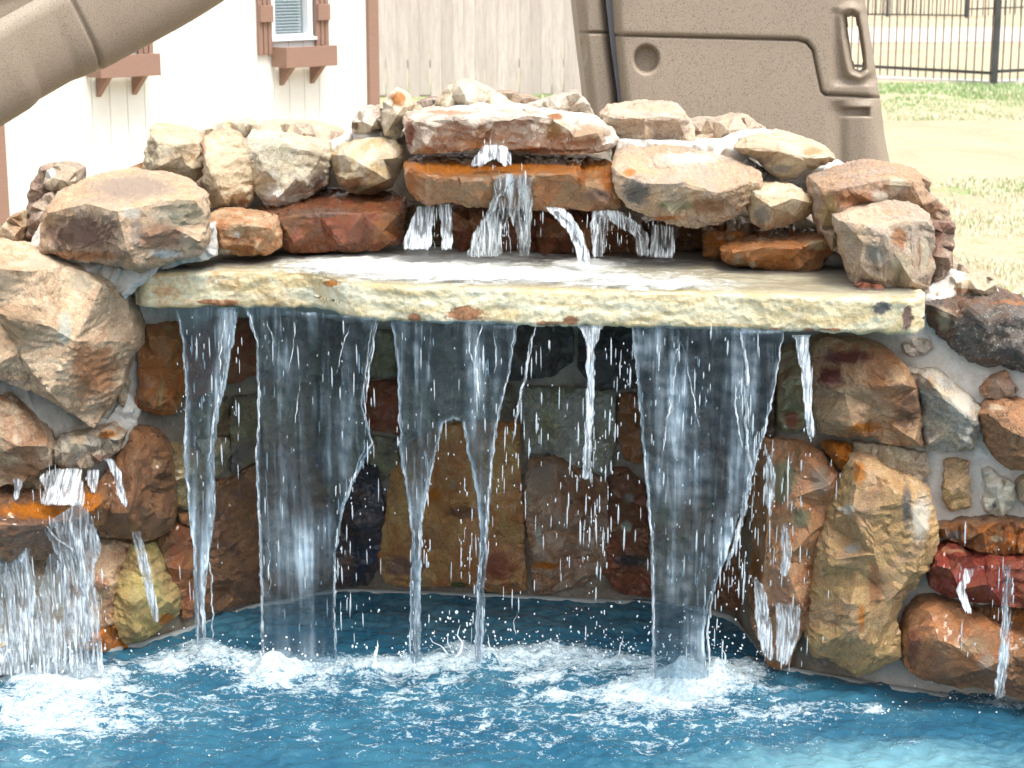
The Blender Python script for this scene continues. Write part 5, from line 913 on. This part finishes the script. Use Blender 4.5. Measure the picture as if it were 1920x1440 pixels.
# small thrown crests of water
cr = []
def crest(path, r): cr.append((path, r))
crest([(845, 1240), (862, 1225), (866, 1205), (858, 1190), (862, 1172)], [8, 7, 5, 3, 2]); crest([(845, 1232), (828, 1212), (812, 1205), (806, 1195)], [6, 4, 3, 3]); crest([(850, 1225), (838, 1205), (842, 1190)], [4, 3, 2])
crest([(700, 1262), (704, 1235), (709, 1200)], [12, 8, 1.5]); crest([(920, 1222), (916, 1200), (912, 1190)], [4, 3, 2]); crest([(1050, 1230), (1046, 1210), (1050, 1200)], [5, 4, 1]); crest([(1160, 1235), (1166, 1200), (1168, 1192)], [4, 2, 1]); crest([(967, 1190), (962, 1165), (970, 1150)], [4, 2, 1]); crest([(88, 1268), (86, 1240), (90, 1215)], [7, 5, 2]); crest([(1355, 1262), (1362, 1230), (1352, 1215)], [6, 4, 1]); crest([(1800, 1300), (1795, 1270)], [4, 1]); crest([(1825, 1302), (1832, 1262)], [4, 1]); crest([(1850, 1305), (1846, 1275)], [4, 1]); crest([(1500, 1335), (1502, 1325)], [5, 4])
V, Fc = [], []
for path, r in cr:
    v, f = tube(path, r, seed=random.uniform(0, 99), D=onz(path[0][0], path[0][1], 0).y); b = len(V); V += v; Fc += [tuple(i + b for i in q) for q in f]
o = mesh_obj('splash_crests', V, Fc, M_BUB); tag(o, 'little crests of white water thrown up where the streams land', 'splash', kind='stuff')
o = drops('splash_beads', [(tuple(at(856, 1148, onz(850, 1240, 0).y)), .005, .0055, 0), (tuple(at(812, 1187, onz(850, 1240, 0).y)), .004, .003, 0), (tuple(at(849, 1184, onz(850, 1240, 0).y)), .003, .003, 0)], 'beads of water flung above the splash by the middle curtain', M_BUB)

# ------------------------------------------------------------------ ground
GZ = .10
def ground_material():
    m, t = newmat('lawn_ground'); n = N(t); tc = n('TexCoord'); V = tc.outputs['Object']
    gr = n.attr('green').outputs['Fac']
    mp = n('Mapping'); mp.inputs['Scale'].default_value = (1, .6, 1); n.l(V, mp.inputs[0])
    a = n.noise(mp.outputs[0], 1.4, 6, .7, .5); f = n.noise(V, 40, 5, .7)
    dry = n.mix(n.ramp(a, [(.35, 0), (.65, 1)]), (.60, .50, .35), (.50, .41, .27))
    g = n.mix(n.ramp(n.noise(V, 12, 5, .7), [(.4, 0), (.6, 1)]), (.22, .36, .12), (.38, .47, .22))
    fac = n.ramp(n.math('ADD', gr, n.math('MULTIPLY', n.math('SUBTRACT', n.noise(mp.outputs[0], 5, 7, .75, .4), .5), 1.9)), [(.40, 0), (.62, .9)])
    c = n.mix(n.math('MULTIPLY', fac, n.ramp(gr, [(0, 0), (.12, 1)])), dry, g); c = n.mix(.4, c, n.ramp(f, [(.3, .25), (.7, .75)]), 'OVERLAY')
    p = n('BsdfPrincipled'); n.l(c, p.inputs['Base Color']); p.inputs['Roughness'].default_value = .95; p.inputs['Specular IOR Level'].default_value = .1
    b = n('Bump'); b.inputs['Distance'].default_value = .03; n.l(f, b.inputs['Height']); n.l(b.outputs[0], p.inputs['Normal'])
    o = n('OutputMaterial'); n.l(p.outputs[0], o.inputs[0]); return m
def ground():
    ys = np.concatenate([np.linspace(4.95, 12, 70), np.linspace(12.3, 30, 80), np.geomspace(31, 900, 30)]); sx = np.linspace(-1.0, 1.0, 160)
    Y, X_ = np.meshgrid(ys, sx, indexing='ij'); w_ = np.maximum(Y, 9.0) * 1.1; X = X_ * w_; X, Y = X.ravel(), Y.ravel(); Z = GZ + .012 * fbm(np.stack([X * .8, Y * .8, X * 0], 1), 2)
    px, py = proj(X, Y, Z); vis = (px > -200) & (px < 2200)
    green = np.zeros(len(X))
    for (y0, y1, st) in ((157, 176, .95), (176, 216, .5), (216, 226, .3), (338, 372, .42), (372, 420, .25), (420, 480, .36), (480, 540, .22), (540, 700, .4), (262, 268, .15)):
        green = np.maximum(green, st * np.clip((py - y0) / 12 + .5, 0, 1) * np.clip((y1 - py) / 12 + .5, 0, 1))
    green = np.where(py < 100, .18, green)
    o = mesh_obj('ground', np.stack([X, Y, Z], 1), grid_faces(len(ys), len(sx)), ground_material(), origin=(0, 0, 0)); tag(o, kind='structure'); fattr(o.data, 'green', green)
ground()
def grass(n=30000):
    V, Fc, Cc = [], [], []
    r = np.random.default_rng(3)
    while len(Fc) < n:
        px = r.uniform(1560, 1960) if r.random() < .93 else r.uniform(1000, 1110); py = r.choice([r.uniform(157, 226), r.uniform(335, 560), r.uniform(226, 335)], p=[.45, .55, 0])
        if px < 1200: py = r.uniform(163, 190)
        p = onz(px, py, GZ); h = r.uniform(.012, .032) * (1.5 if 157 < py < 185 else 1); a = r.uniform(0, 6.28); wd = .004 + .0009 * p.y * .3; lx, ly = r.normal(0, .4, 2) * h
        dn = perlin(np.array([[p.x * 1.3, p.y * .8, 0]]))[0] + .5 * perlin(np.array([[p.x * 5, p.y * 3, 4]]))[0]
        if dn < -.15 and py > 176: continue
        b = len(V); V += [(p.x - math.cos(a) * wd, p.y - math.sin(a) * wd, GZ - .01), (p.x + math.cos(a) * wd, p.y + math.sin(a) * wd, GZ - .01), (p.x + lx, p.y + ly, GZ + h)]; Fc.append((b, b + 1, b + 2))
        gg = r.random() < (.7 if py < 190 else .25 + .5 * max(0, dn) if py < 226 or (340 < py < 375) else .08 + .3 * max(0, dn)); Cc += [float(gg)] * 3
    m, t = newmat('grass_blade'); nn = N(t); p = nn('BsdfPrincipled'); nn.l(nn.mix(nn.attr('live').outputs['Fac'], (.74, .67, .50), (.27, .40, .16)), p.inputs['Base Color']); p.inputs['Roughness'].default_value = .7; o = nn('OutputMaterial'); nn.l(p.outputs[0], o.inputs[0])
    ob = mesh_obj('grass', V, Fc, m, smooth=False, origin=(0, 0, 0)); fattr(ob.data, 'live', Cc); tag(ob, 'short patchy grass on the lawn behind the waterfall', 'grass', kind='stuff')
grass()
# pale concrete strip under the iron fence
def quad_strip(name, pts, w_, z0, z1, mat):
    V, Fc = [], []
    for i, p in enumerate(pts):
        V += [(p[0], p[1] - w_ / 2, z0), (p[0], p[1] - w_ / 2, z1), (p[0], p[1] + w_ / 2, z1), (p[0], p[1] + w_ / 2, z0)]
    for i in range(len(pts) - 1):
        b = i * 4
        for k in range(3): Fc.append((b + k, b + k + 1, b + k + 5, b + k + 4))
    return mesh_obj(name, V, Fc, mat, smooth=False)
M_CONC = plain('pale_concrete', (.62, .60, .56), .9, .004, 30, .15)
# ------------------------------------------------------------------ iron fences
M_IRON = plain('black_iron', (.06, .06, .065), .5, 0, 80, .4)
def bar_between(name, a, b, w_, h_, mat, parent):
    a, b = Vector(a), Vector(b); d = b - a; L = d.length; x = d.normalized(); up_ = Vector((0, 0, 1)) if abs(x.z) < .9 else Vector((0, 1, 0)); y = up_.cross(x).normalized(); z = x.cross(y)
    from mathutils import Matrix
    R = Matrix((x, y, z)).transposed(); return box(name, (a + b) / 2, L, w_, h_, mat, parent, R)
def iron_fence(A, B, npick, railz, top, label, posts, pr=.009, ptop=None):
    A, B = Vector(A), Vector(B); f = thing('iron_fence', A, label, 'fence'); d = (B - A)
    first = None; bpy.context.view_layer.update()
    for i in range(npick):
        p = A + d * (i + .5) / npick
        if first is None: first = box('picket', (p.x, p.y, GZ + .04 + (top - .04) / 2), pr * 2, pr * 2, top - .04, M_IRON, f)
        else:
            o = first.copy(); C.objects.link(o); o.location = Vector((p.x, p.y, GZ + .04 + (top - .04) / 2)) - f.location; o.parent = f
    for z in railz: bar_between('rail', A + Vector((0, -.012, z)), B + Vector((0, -.012, z)), .025, .035, M_IRON, f)
    for t_ in posts:
        p = A + d * t_; box('post', (p.x, p.y - .01, GZ + (top + .1) / 2), .065, .065, top + .1, M_IRON, f)
    return f
pB = onz(1863, 160, GZ); pA = onz(1560, 142, GZ); A = Vector((pA.x, pA.y, GZ)); B = Vector((pB.x, pB.y, GZ))
iron_fence(A, B, 21, [.14, 1.25], 1.4, 'black iron fence panel on the lawn, left of the thick post', [1.0], .0065)
pC = onz(2110, 146, GZ); iron_fence(Vector((pB.x + .05, pB.y + .02, GZ)), Vector((pC.x, pC.y, GZ)), 17, [.16, 1.25], 1.4, 'black iron fence panel at the right edge, beyond the thick post', [1.0], .0065)
qA, qB, qC = onz(1500, 30, GZ), onz(1812, 34, GZ), onz(2050, 24, GZ)
iron_fence(Vector((qA.x, qA.y, GZ)), Vector((qB.x, qB.y, GZ)), 42, [.06, 1.3], 1.4, 'distant dark iron fence across the far field, left part', [.53, 1.0], .011)
iron_fence(Vector((qB.x + .05, qB.y, GZ)), Vector((qC.x, qC.y, GZ)), 24, [.2, 1.3], 1.4, 'distant dark iron fence across the far field, right part', [1.0], .011)
s_ = [onz(x, y, GZ) for x, y in ((1400, 136), (1645, 150), (1863, 158), (2200, 148))]
o = quad_strip('concrete_strip', [(p.x, p.y + .12) for p in s_], .3, GZ - .05, GZ + .035, M_CONC); tag(o, kind='structure')
# dirt road far behind
ra, rb = onz(1300, 70, GZ), onz(2400, 64, GZ)
o = quad_strip('road', [(-30, ra.y + 1), (ra.x, ra.y), (rb.x, rb.y), (60, rb.y - 1)], 5.5, GZ - .05, GZ + .03, plain('pale_dirt_road', (.60, .48, .40), .95, .01, 8, .12, 1)); tag(o, kind='structure')

# ------------------------------------------------------------------ wooden privacy fence
def wood_mat(name, c1, c2, sc=(9, 9, .5)):
    m, t = newmat(name); n = N(t); tc = n('TexCoord'); oi = n('ObjectInfo'); V0 = n('VectorMath', operation='ADD'); n.l(tc.outputs['Object'], V0.inputs[0])
    cx = n('CombineXYZ'); n.l(n.math('MULTIPLY', oi.outputs['Random'], 50.), cx.inputs[0]); n.l(n.math('MULTIPLY', oi.outputs['Random'], 31.), cx.inputs[2]); n.l(cx.outputs[0], V0.inputs[1])
    mp = n('Mapping'); mp.inputs['Scale'].default_value = sc; n.l(V0.outputs[0], mp.inputs[0])
    a = n.noise(mp.outputs[0], 5, 6, .7, .6); c = n.mix(n.ramp(a, [(.35, 0), (.65, 1)]), c1, c2)
    c = n.mix(n.ramp(oi.outputs['Random'], [(0, 0), (1, .5)]), c, tuple(x * .72 for x in c2))
    k = n.noise(mp.outputs[0], 16, 4, .7, .3); c = n.mix(n.ramp(k, [(.62, 0), (.72, .75)]), c, (c2[0] * .45, c2[1] * .28, c2[2] * .24))
    p = n('BsdfPrincipled'); n.l(c, p.inputs['Base Color']); p.inputs['Roughness'].default_value = .85
    b = n('Bump'); b.inputs['Distance'].default_value = .004; n.l(a, b.inputs['Height']); n.l(b.outputs[0], p.inputs['Normal']); o = n('OutputMaterial'); n.l(p.outputs[0], o.inputs[0]); return m
M_PICKET = wood_mat('weathered_cedar', (.62, .58, .54), (.46, .40, .37), (9, 9, .7))
def wooden_fence():
    a, b = onz(660, 184, GZ), onz(1440, 176, GZ); d = (b - a); L = d.length; n = int(L / .118)
    f = thing('wooden_fence', a, 'tall weathered grey wooden picket fence between the white house and the slide', 'fence'); pr = []
    for i in range(n):
        if i < 4:
            w_ = (.117, .1165, .1172, .1168)[i]; pr.append(box('picket', (0, 0, 0), w_, .018, 2.1, M_PICKET, None, bev=.003)); o = pr[-1]
        else: o = pr[i % 4].copy(); C.objects.link(o)
        o.parent = f; p = d * ((i + .5) / n); o.location = (p.x, p.y + random.uniform(-.008, .006), 1.05 + random.uniform(-.03, .03)); o.rotation_euler = (0, random.uniform(-.006, .006), 0)
    for z in (.35, 1.7): bar_between('rail', a + Vector((0, .05, z)), b + Vector((0, .05, z)), .04, .09, M_PICKET, f)
wooden_fence()

# ------------------------------------------------------------------ white house with brown trim
from mathutils import Matrix
M_SIDE = plain('white_siding', (.76, .75, .70), .7, .001, 60, .04, 2); M_TRIM = plain('brown_trim_paint', (.285, .170, .125), .7, .001, 80, .12, 5, stretch=(3, 3, 30)); M_FRAME = plain('white_vinyl', (.78, .80, .82), .4, 0, 50, .03); M_BLIND = plain('pale_blind', (.80, .84, .85), .6, 0, 50, .05)
def glass():
    m, t = newmat('window_glass'); n = N(t); tr = n('BsdfTransparent'); tr.inputs[0].default_value = (.9, .94, .95, 1); g = n('BsdfGlossy'); g.inputs['Roughness'].default_value = .03; mx = n('MixShader'); mx.inputs[0].default_value = .18; n.l(tr.outputs[0], mx.inputs[1]); n.l(g.outputs[0], mx.inputs[2]); o = n('OutputMaterial'); n.l(mx.outputs[0], o.inputs[0]); return m
M_GLASS = glass()
def house():
    ang = math.radians(45); U = Vector((math.cos(ang), math.sin(ang), 0)); Nn = Vector((math.sin(ang), -math.cos(ang), 0)); O = at(172, 300, 11.0); O.z = GZ
    R = Matrix((U, -Nn, Vector((0, 0, 1)))).transposed()           # local x along the wall, y into the house
    def hit(px, py, off=0.):                                       # pixel -> (u, z) on the wall plane moved out by off
        d = Vector(ray(px, py)); o_ = Vector((0, 0, CAMH)); P0 = O + Nn * off; k = (P0 - o_).dot(Nn) / d.dot(Nn); p = o_ + d * k; return (p - O).dot(U), p.z - GZ
    h = thing('house', O, 'white board sided house with brown shutters, window boxes and corner trim', 'house')
    def hb(name, u, y, z, sx, sy, sz, mat, par=None, bev=0):
        o = box(name, (0, 0, 0), sx, sy, sz, mat, None, None, bev); o.rotation_euler = (0, 0, ang) if par is None or par is h else (0, 0, 0)
        p = U * u - Nn * y + Vector((0, 0, z))
        if par is None or par is h: o.parent = h; o.location = p
        else: o.parent = par; pu = par['_uyz']; o.location = (u - pu[0], y - pu[1], z - pu[2])
        return o
    u0, _ = hit(4, 300); u1, _ = hit(692, 100); H = 2.9
    wins = []
    for (gx0, gx1, gy, ) in ((505, 590, 80),): pass
    # board spacing from the grooves in the photograph
    bw = (hit(262, 300)[0] - hit(163, 300)[0]) / 3.0
    # window openings (u range)
    w2a, zs = hit(508, 78); w2b, _ = hit(587, 76); shift = None
    b2l, _ = hit(533, 100, .14); b2r, _ = hit(629, 100, .14); b1r, _ = hit(297, 110, .14)
    shift = b1r - b2r
    wu = [(w2a + shift, w2b + shift), (w2a, w2b)]; z0 = zs; z1 = zs + 1.15
    n = int((u1 - u0) / bw) + 1; first = {}
    for i in range(n):
        a = u0 + i * bw; b = min(a + bw - .003, u1)
        if b - a < .02: continue
        spans = [(0.0, H)]
        for (wa, wb) in wu:
            if b > wa and a < wb: spans = [(0, z0), (z1, H)]
        for (za, zb) in spans:
            key = (round(b - a, 3), round(zb - za, 3))
            if key not in first: first[key] = hb('siding_board', (a + b) / 2, 0.01, (za + zb) / 2, b - a, .02, zb - za, M_SIDE, bev=.0015)
            else:
                o = first[key].copy(); C.objects.link(o); o.location = U * ((a + b) / 2) - Nn * .01 + Vector((0, 0, (za + zb) / 2))
    hb('wall_sheathing', (u0 + u1) / 2, .07, H / 2 if 0 else z0 / 2, u1 - u0, .08, z0, M_SIDE); hb('wall_sheathing', (u0 + u1) / 2, .07, (z1 + H) / 2, u1 - u0, .08, H - z1, M_SIDE)
    xs = [u0] + [q for wv in wu for q in wv] + [u1]
    for a, b in zip(xs[::2], xs[1::2]): hb('wall_sheathing', (a + b) / 2, .07, (z0 + z1) / 2, b - a, .08, z1 - z0, M_SIDE)
    hb('side_wall', u1 - .05, 1.6, H / 2, .1, 3.0, H, M_SIDE); hb('side_wall', u0 + .05, 1.6, H / 2, .1, 3.0, H, M_SIDE)
    hb('roof', (u0 + u1) / 2, 1.4, H + .08, u1 - u0 + .3, 3.4, .14, plain('roof_shingle', (.12, .11, .10), .9, .004, 40))
    for u in (u0 - .03, u1 + .02): hb('corner_trim', u, -.005, H / 2, .085, .05, H, M_TRIM, bev=.003)
    for (wa, wb) in wu:
        W = wb - wa; cu = (wa + wb) / 2; cz = (z0 + z1) / 2
        fr = hb('window', cu, .04, z0 + .02, W, .05, .04, M_FRAME); fr['_uyz'] = (cu, .04, z0 + .02)
        hb('frame', wa + .018, .03, cz, .036, .06, z1 - z0, M_FRAME, fr); hb('frame', wb - .018, .03, cz, .036, .06, z1 - z0, M_FRAME, fr); hb('frame', cu, .03, z1 - .018, W - .072, .06, .036, M_FRAME, fr)
        hb('pane', cu, .05, cz, W - .07, .006, z1 - z0 - .07, M_GLASS, fr); hb('sill', cu, .0, z0 + .012, W + .02, .06, .02, M_FRAME, fr)
        V, Fc = [], []; q = 0
        z = z0 + .05
        while z < z1 - .04:
            for dx, dy, dz in ((-1, 0, 0), (1, 0, 0), (1, .014, .016), (-1, .014, .016)): V.append((dx * (W / 2 - .045), .056 - .04 + dy, z + dz - z0 - .02))
            Fc.append((q, q + 1, q + 2, q + 3)); q += 4; z += .019
        me = bpy.data.meshes.new('blind'); me.from_pydata(V, [], Fc); me.materials.append(M_BLIND); bo = bpy.data.objects.new('blind', me); C.objects.link(bo); bo.parent = fr; bo['kind'] = 'stuff'
        hb('blind_backing', cu, .076, cz, W - .07, .004, z1 - z0 - .07, M_BLIND, fr)
        del fr['_uyz']
        # shutters of three boards and battens
        sw = bw * .30
        zsh = z0 - .07
        for side in (-1, 1):
            e = wa - .005 if side < 0 else wb + .005
            for k in range(3): hb('shutter_board', e + side * (sw * (k + .5)), -.016, (zsh + z1) / 2 + .0 + (.004 if k == 1 else 0), sw - .006, .022, z1 - zsh + .02, M_TRIM, bev=.002)
            for zb in (z0 + .17, z1 - .2): hb('shutter_batten', e + side * sw * 1.5, -.038, zb, sw * 2.7, .02, .10, M_TRIM, bev=.002)
        # window box with brackets
        zt = z0 - .03; bh = .125; L = b2r - b2l; cx_ = b2l + L / 2 + (0 if wa > 0 and wa == w2a else shift); dp = .16
        hb('box_front', cx_, -dp + .008, zt - bh / 2, L, .018, bh, M_TRIM, bev=.002); hb('box_side', cx_ - L / 2 + .01, -dp / 2 + .003, zt - bh / 2, .018, dp - .03, bh - .004, M_TRIM); hb('box_side', cx_ + L / 2 - .01, -dp / 2 + .003, zt - bh / 2, .018, dp - .03, bh - .004, M_TRIM); hb('box_floor', cx_, -dp / 2, zt - bh + .012, L - .04, dp - .04, .014, M_TRIM)
        for q in (-.30, .30):
            V = []; t2 = .016
            for s2 in (-t2, t2): V += [(s2, 0, 0), (s2, -.125, 0), (s2, 0, -.115)]
            me = bpy.data.meshes.new('bracket'); me.from_pydata(V, [], [(0, 1, 2), (3, 5, 4), (0, 3, 4, 1), (1, 4, 5, 2), (2, 5, 3, 0)]); me.materials.append(M_TRIM); bo = bpy.data.objects.new('bracket', me); C.objects.link(bo); bo.parent = h; bo.rotation_euler = (0, 0, ang)
            bo.location = U * (cx_ + q * L) + Nn * .001 + Vector((0, 0, zt - bh - .001))
house()

# ------------------------------------------------------------------ pool slide: ladder tower and flume
SL = thing('pool_slide', (1.0, 5.9, GZ), 'speckled tan plastic pool slide behind the stones, chute crossing the top left corner', 'pool slide')
def smooth_d(d, w_): return 1 / (1 + np.exp(np.clip(d / w_, -30, 30)))
def panel(name, left, right, y0, y1, D, dfun, thick=.5, rthick=None, cut=None, step=2.1, side_turn=0.):
    ny = int((y1 - y0) / step); ys = np.linspace(y0, y1, ny); L = np.interp(ys, [p[1] for p in left], [p[0] for p in left]); R = np.interp(ys, [p[1] for p in right], [p[0] for p in right]); nc = int((R - L).max() / step)
    e = np.linspace(0, 1, nc); X = L[:, None] + (R - L)[:, None] * e[None]; Yp = np.repeat(ys[:, None], nc, 1)
    dz = dfun(X, Yp)                                                 # metres back from the front plane
    edge = np.minimum(X - L[:, None], R[:, None] - X); dz = dz + .05 * np.clip(1 - edge / 22, 0, 1) ** 2
    # front ring continued round the sides to a back plane
    nfront = ny * nc; V = np.array([tuple(at(x, y, D + z)) for x, y, z in zip(X.ravel(), Yp.ravel(), dz.ravel())])
    Fc = grid_faces(ny, nc)
    if cut is not None:
        m = in_poly(X, Yp, cut).ravel(); Fc = Fc[~(m[Fc].all(1))]
    sides = []
    V = V.tolist()
    for col, outw in ((0, -1), (nc - 1, 1)):
        idx = [j * nc + col for j in range(ny)]; prev = idx
        for fr in (.05, .3, 1.):
            cur = []
            for q in idx: p = V[q]; cur.append(len(V)); V.append([p[0], p[1] + (rthick if rthick and outw > 0 else thick) * fr, p[2]])
            for j in range(ny - 1):
                f_ = (prev[j], prev[j + 1], cur[j + 1], cur[j]); sides.append(f_ if outw < 0 else f_[::-1])
            prev = cur
    faces = [tuple(f_) for f_ in Fc] + sides
    o = mesh_obj(name, V, faces, M_PLASTIC); o.parent = SL; o.location = o.location - SL.location; return o
HOLE = [(1588, 32), (1596, 28), (1604, 32), (1611, 60), (1617, 100), (1619, 128), (1612, 134), (1602, 130), (1597, 110), (1590, 70)]
SEAM = [(1040, 66), (1148, 66), (1300, 70), (1495, 75), (1512, 80), (1524, 95), (1530, 125), (1540, 172), (1548, 178), (1600, 180), (1660, 184)]
def dmain(X, Y):
    d = np.zeros_like(X)
    s = seg_dist(X, Y, SEAM); d += .022 * np.exp(-(s / 1.7) ** 2)
    above = Y < np.interp(X, [p[0] for p in SEAM], [p[1] for p in SEAM]); d -= .008 * above * (1 - np.exp(-(s / 5) ** 2))
    r = np.hypot((X - 1212) / 22, (Y - 111) / 25); d += .045 * smooth_d(r - 1, .05)
    # recess round the handle, raised grip, and the slot
    rx = np.clip((X - 1555) / 20, 0, 1) * np.clip((1650 - X) / 16, 0, 1) * np.clip((Y - 14) / 12, 0, 1) * np.clip((163 - Y) / 14, 0, 1)
    d += .020 * rx
    hx = 1560 + (Y - 20) * .28; d -= 0
    h = in_poly(X, Y, HOLE); hd = seg_dist(X, Y, HOLE + HOLE[:1]); hd = np.where(h, -hd, hd)
    d -= .030 * np.exp(-((hd - 11) / 9) ** 2); d += np.where(hd < 5, .03 * (1 - np.clip(hd / 5, -1, 1)), 0) + np.where(hd < 0, .10, 0)
    s2 = np.maximum(np.abs(X - 1603) / 25, np.abs(Y - 210) / 7.5); d += .035 * smooth_d(s2 - 1, .08) * (.4 + .6 * np.clip((X - 1580) / 40, 0, 1))
    # vertical flute below the slot and soft shoulder
    d += .018 * np.exp(-((X - (1572 + (Y - 200) * .02)) / 14) ** 2) * np.clip((Y - 188) / 20, 0, 1); d -= .012 * np.exp(-((X - (1622 + (Y - 200) * .05)) / 22) ** 2) * np.clip((Y - 186) / 14, 0, 1)
    d += .05 * np.clip((1210 - X) / 60, 0, 1) ** 2 * .3
    return d
panel('ladder_tower', [(1143, -120), (1146, 0), (1152, 90), (1164, 200), (1172, 420), (1176, 520)], [(1610, -120), (1622, 0), (1640, 120), (1650, 182), (1658, 250), (1673, 330), (1690, 420), (1702, 520)], -120, 520, 5.85, dmain, .55, .07, HOLE)['label'] = 'tan ladder tower with a finger hole and a long handle slot'
def dsmall(X, Y):
    d = .02 * np.exp(-((Y - 61) / 2.2) ** 2); r = np.hypot((X - 1091) / 8, (Y - 101) / 22); d += .04 * smooth_d(r - 1, .12); d += .03 * np.clip((1105 - X) / 30, 0, 1); return d
panel('side_panel', [(1076, -120), (1079, 0), (1089, 90), (1100, 180), (1108, 260), (1116, 420)], [(1136, -120), (1140, 0), (1150, 90), (1160, 170), (1166, 260), (1172, 420)], -120, 420, 5.93, dsmall, .55)
M_GAP = plain('grey_gasket', (.10, .10, .11), .6)
V = []; Fc = []
for (x, y) in ((1134, -120), (1139, 0), (1149, 90), (1160, 170), (1166, 230), (1170, 330)):
    for dx in (-3, 8): V.append(tuple(at(x + dx, y, 5.90)))
    for dx in (8, -3): p = at(x + dx, y, 5.90); V.append((p.x, p.y + .3, p.z))
for i in range(5):
    for k in range(4): Fc.append((i * 4 + k, i * 4 + (k + 1) % 4, i * 4 + 4 + (k + 1) % 4, i * 4 + 4 + k))
o = mesh_obj('seam_strip', V, Fc, M_GAP, smooth=False); o.parent = SL; o.location = o.location - SL.location
def flume():
    # chute axis: near rim line, U section below it
    pts = [((760, -400), 6.1), ((560, -288), 5.95), ((300, -125), 5.75), ((97, -18), 5.6), ((0, 36), 5.5), ((-120, 108), 5.4), ((-300, 205), 5.3)]
    n = 420; P = []
    cum = np.linspace(0, 1, len(pts)); tt = np.linspace(0, 1, n); X = np.interp(tt, cum, [p[0][0] for p in pts]); Y = np.interp(tt, cum, [p[0][1] for p in pts]); D = np.interp(tt, cum, [p[1] for p in pts])
    for A_ in (X, Y, D): 
        k = np.ones(21) / 21; A_[10:-10] = np.convolve(A_, k, 'valid')
    ax = [at(x, y, d) for x, y, d in zip(X, Y, D)]
    Rr = .225; Dp = .29; V = []; ns = 44
    for i in range(n):
        a = ax[max(0, i - 3)]; b = ax[min(n - 1, i + 3)]; t_ = (b - a).normalized(); side = t_.cross(Vector((0, 0, 1))).normalized()   # horizontal, across the chute
        if side.y > 0: side = -side
        upv = side.cross(t_).normalized(); upv = upv if upv.z > 0 else -upv
        # seam groove at the flange
        gpx = X[i]; gr = 1 - .045 * math.exp(-((gpx - 120) / 3.0) ** 2) - .012 * (gpx < 120)
        for k in range(ns):
            th = math.pi * k / (ns - 1); ct, st = math.cos(th), math.sin(th); cxs = math.copysign(abs(ct) ** .42, ct) * Rr * gr; cys = -(st ** .62) * Dp * gr
            V.append(tuple(ax[i] + side * (cxs - Rr) + upv * cys))
    Vn = np.array(V); outer = grid_faces(n, ns)
    c_ = np.array([tuple(a) for a in ax]); inner = Vn.reshape(n, ns, 3); cen = inner.mean(1, keepdims=True); inn = cen + (inner - cen) * .955; inn[:, :, 2] += .008
    W = np.concatenate([Vn, inn.reshape(-1, 3)]); m = n * ns; rim = []
    for i in range(n - 1):
        for k in (0, ns - 1): rim.append((i * ns + k, (i + 1) * ns + k, m + (i + 1) * ns + k, m + i * ns + k))
    o = mesh_obj('chute', W, np.concatenate([outer, outer[:, ::-1] + m, np.array(rim)]), M_PLASTIC); o.parent = SL; o.location = o.location - SL.location
    o['label'] = 'sloping tan chute with a moulded joint'
flume()
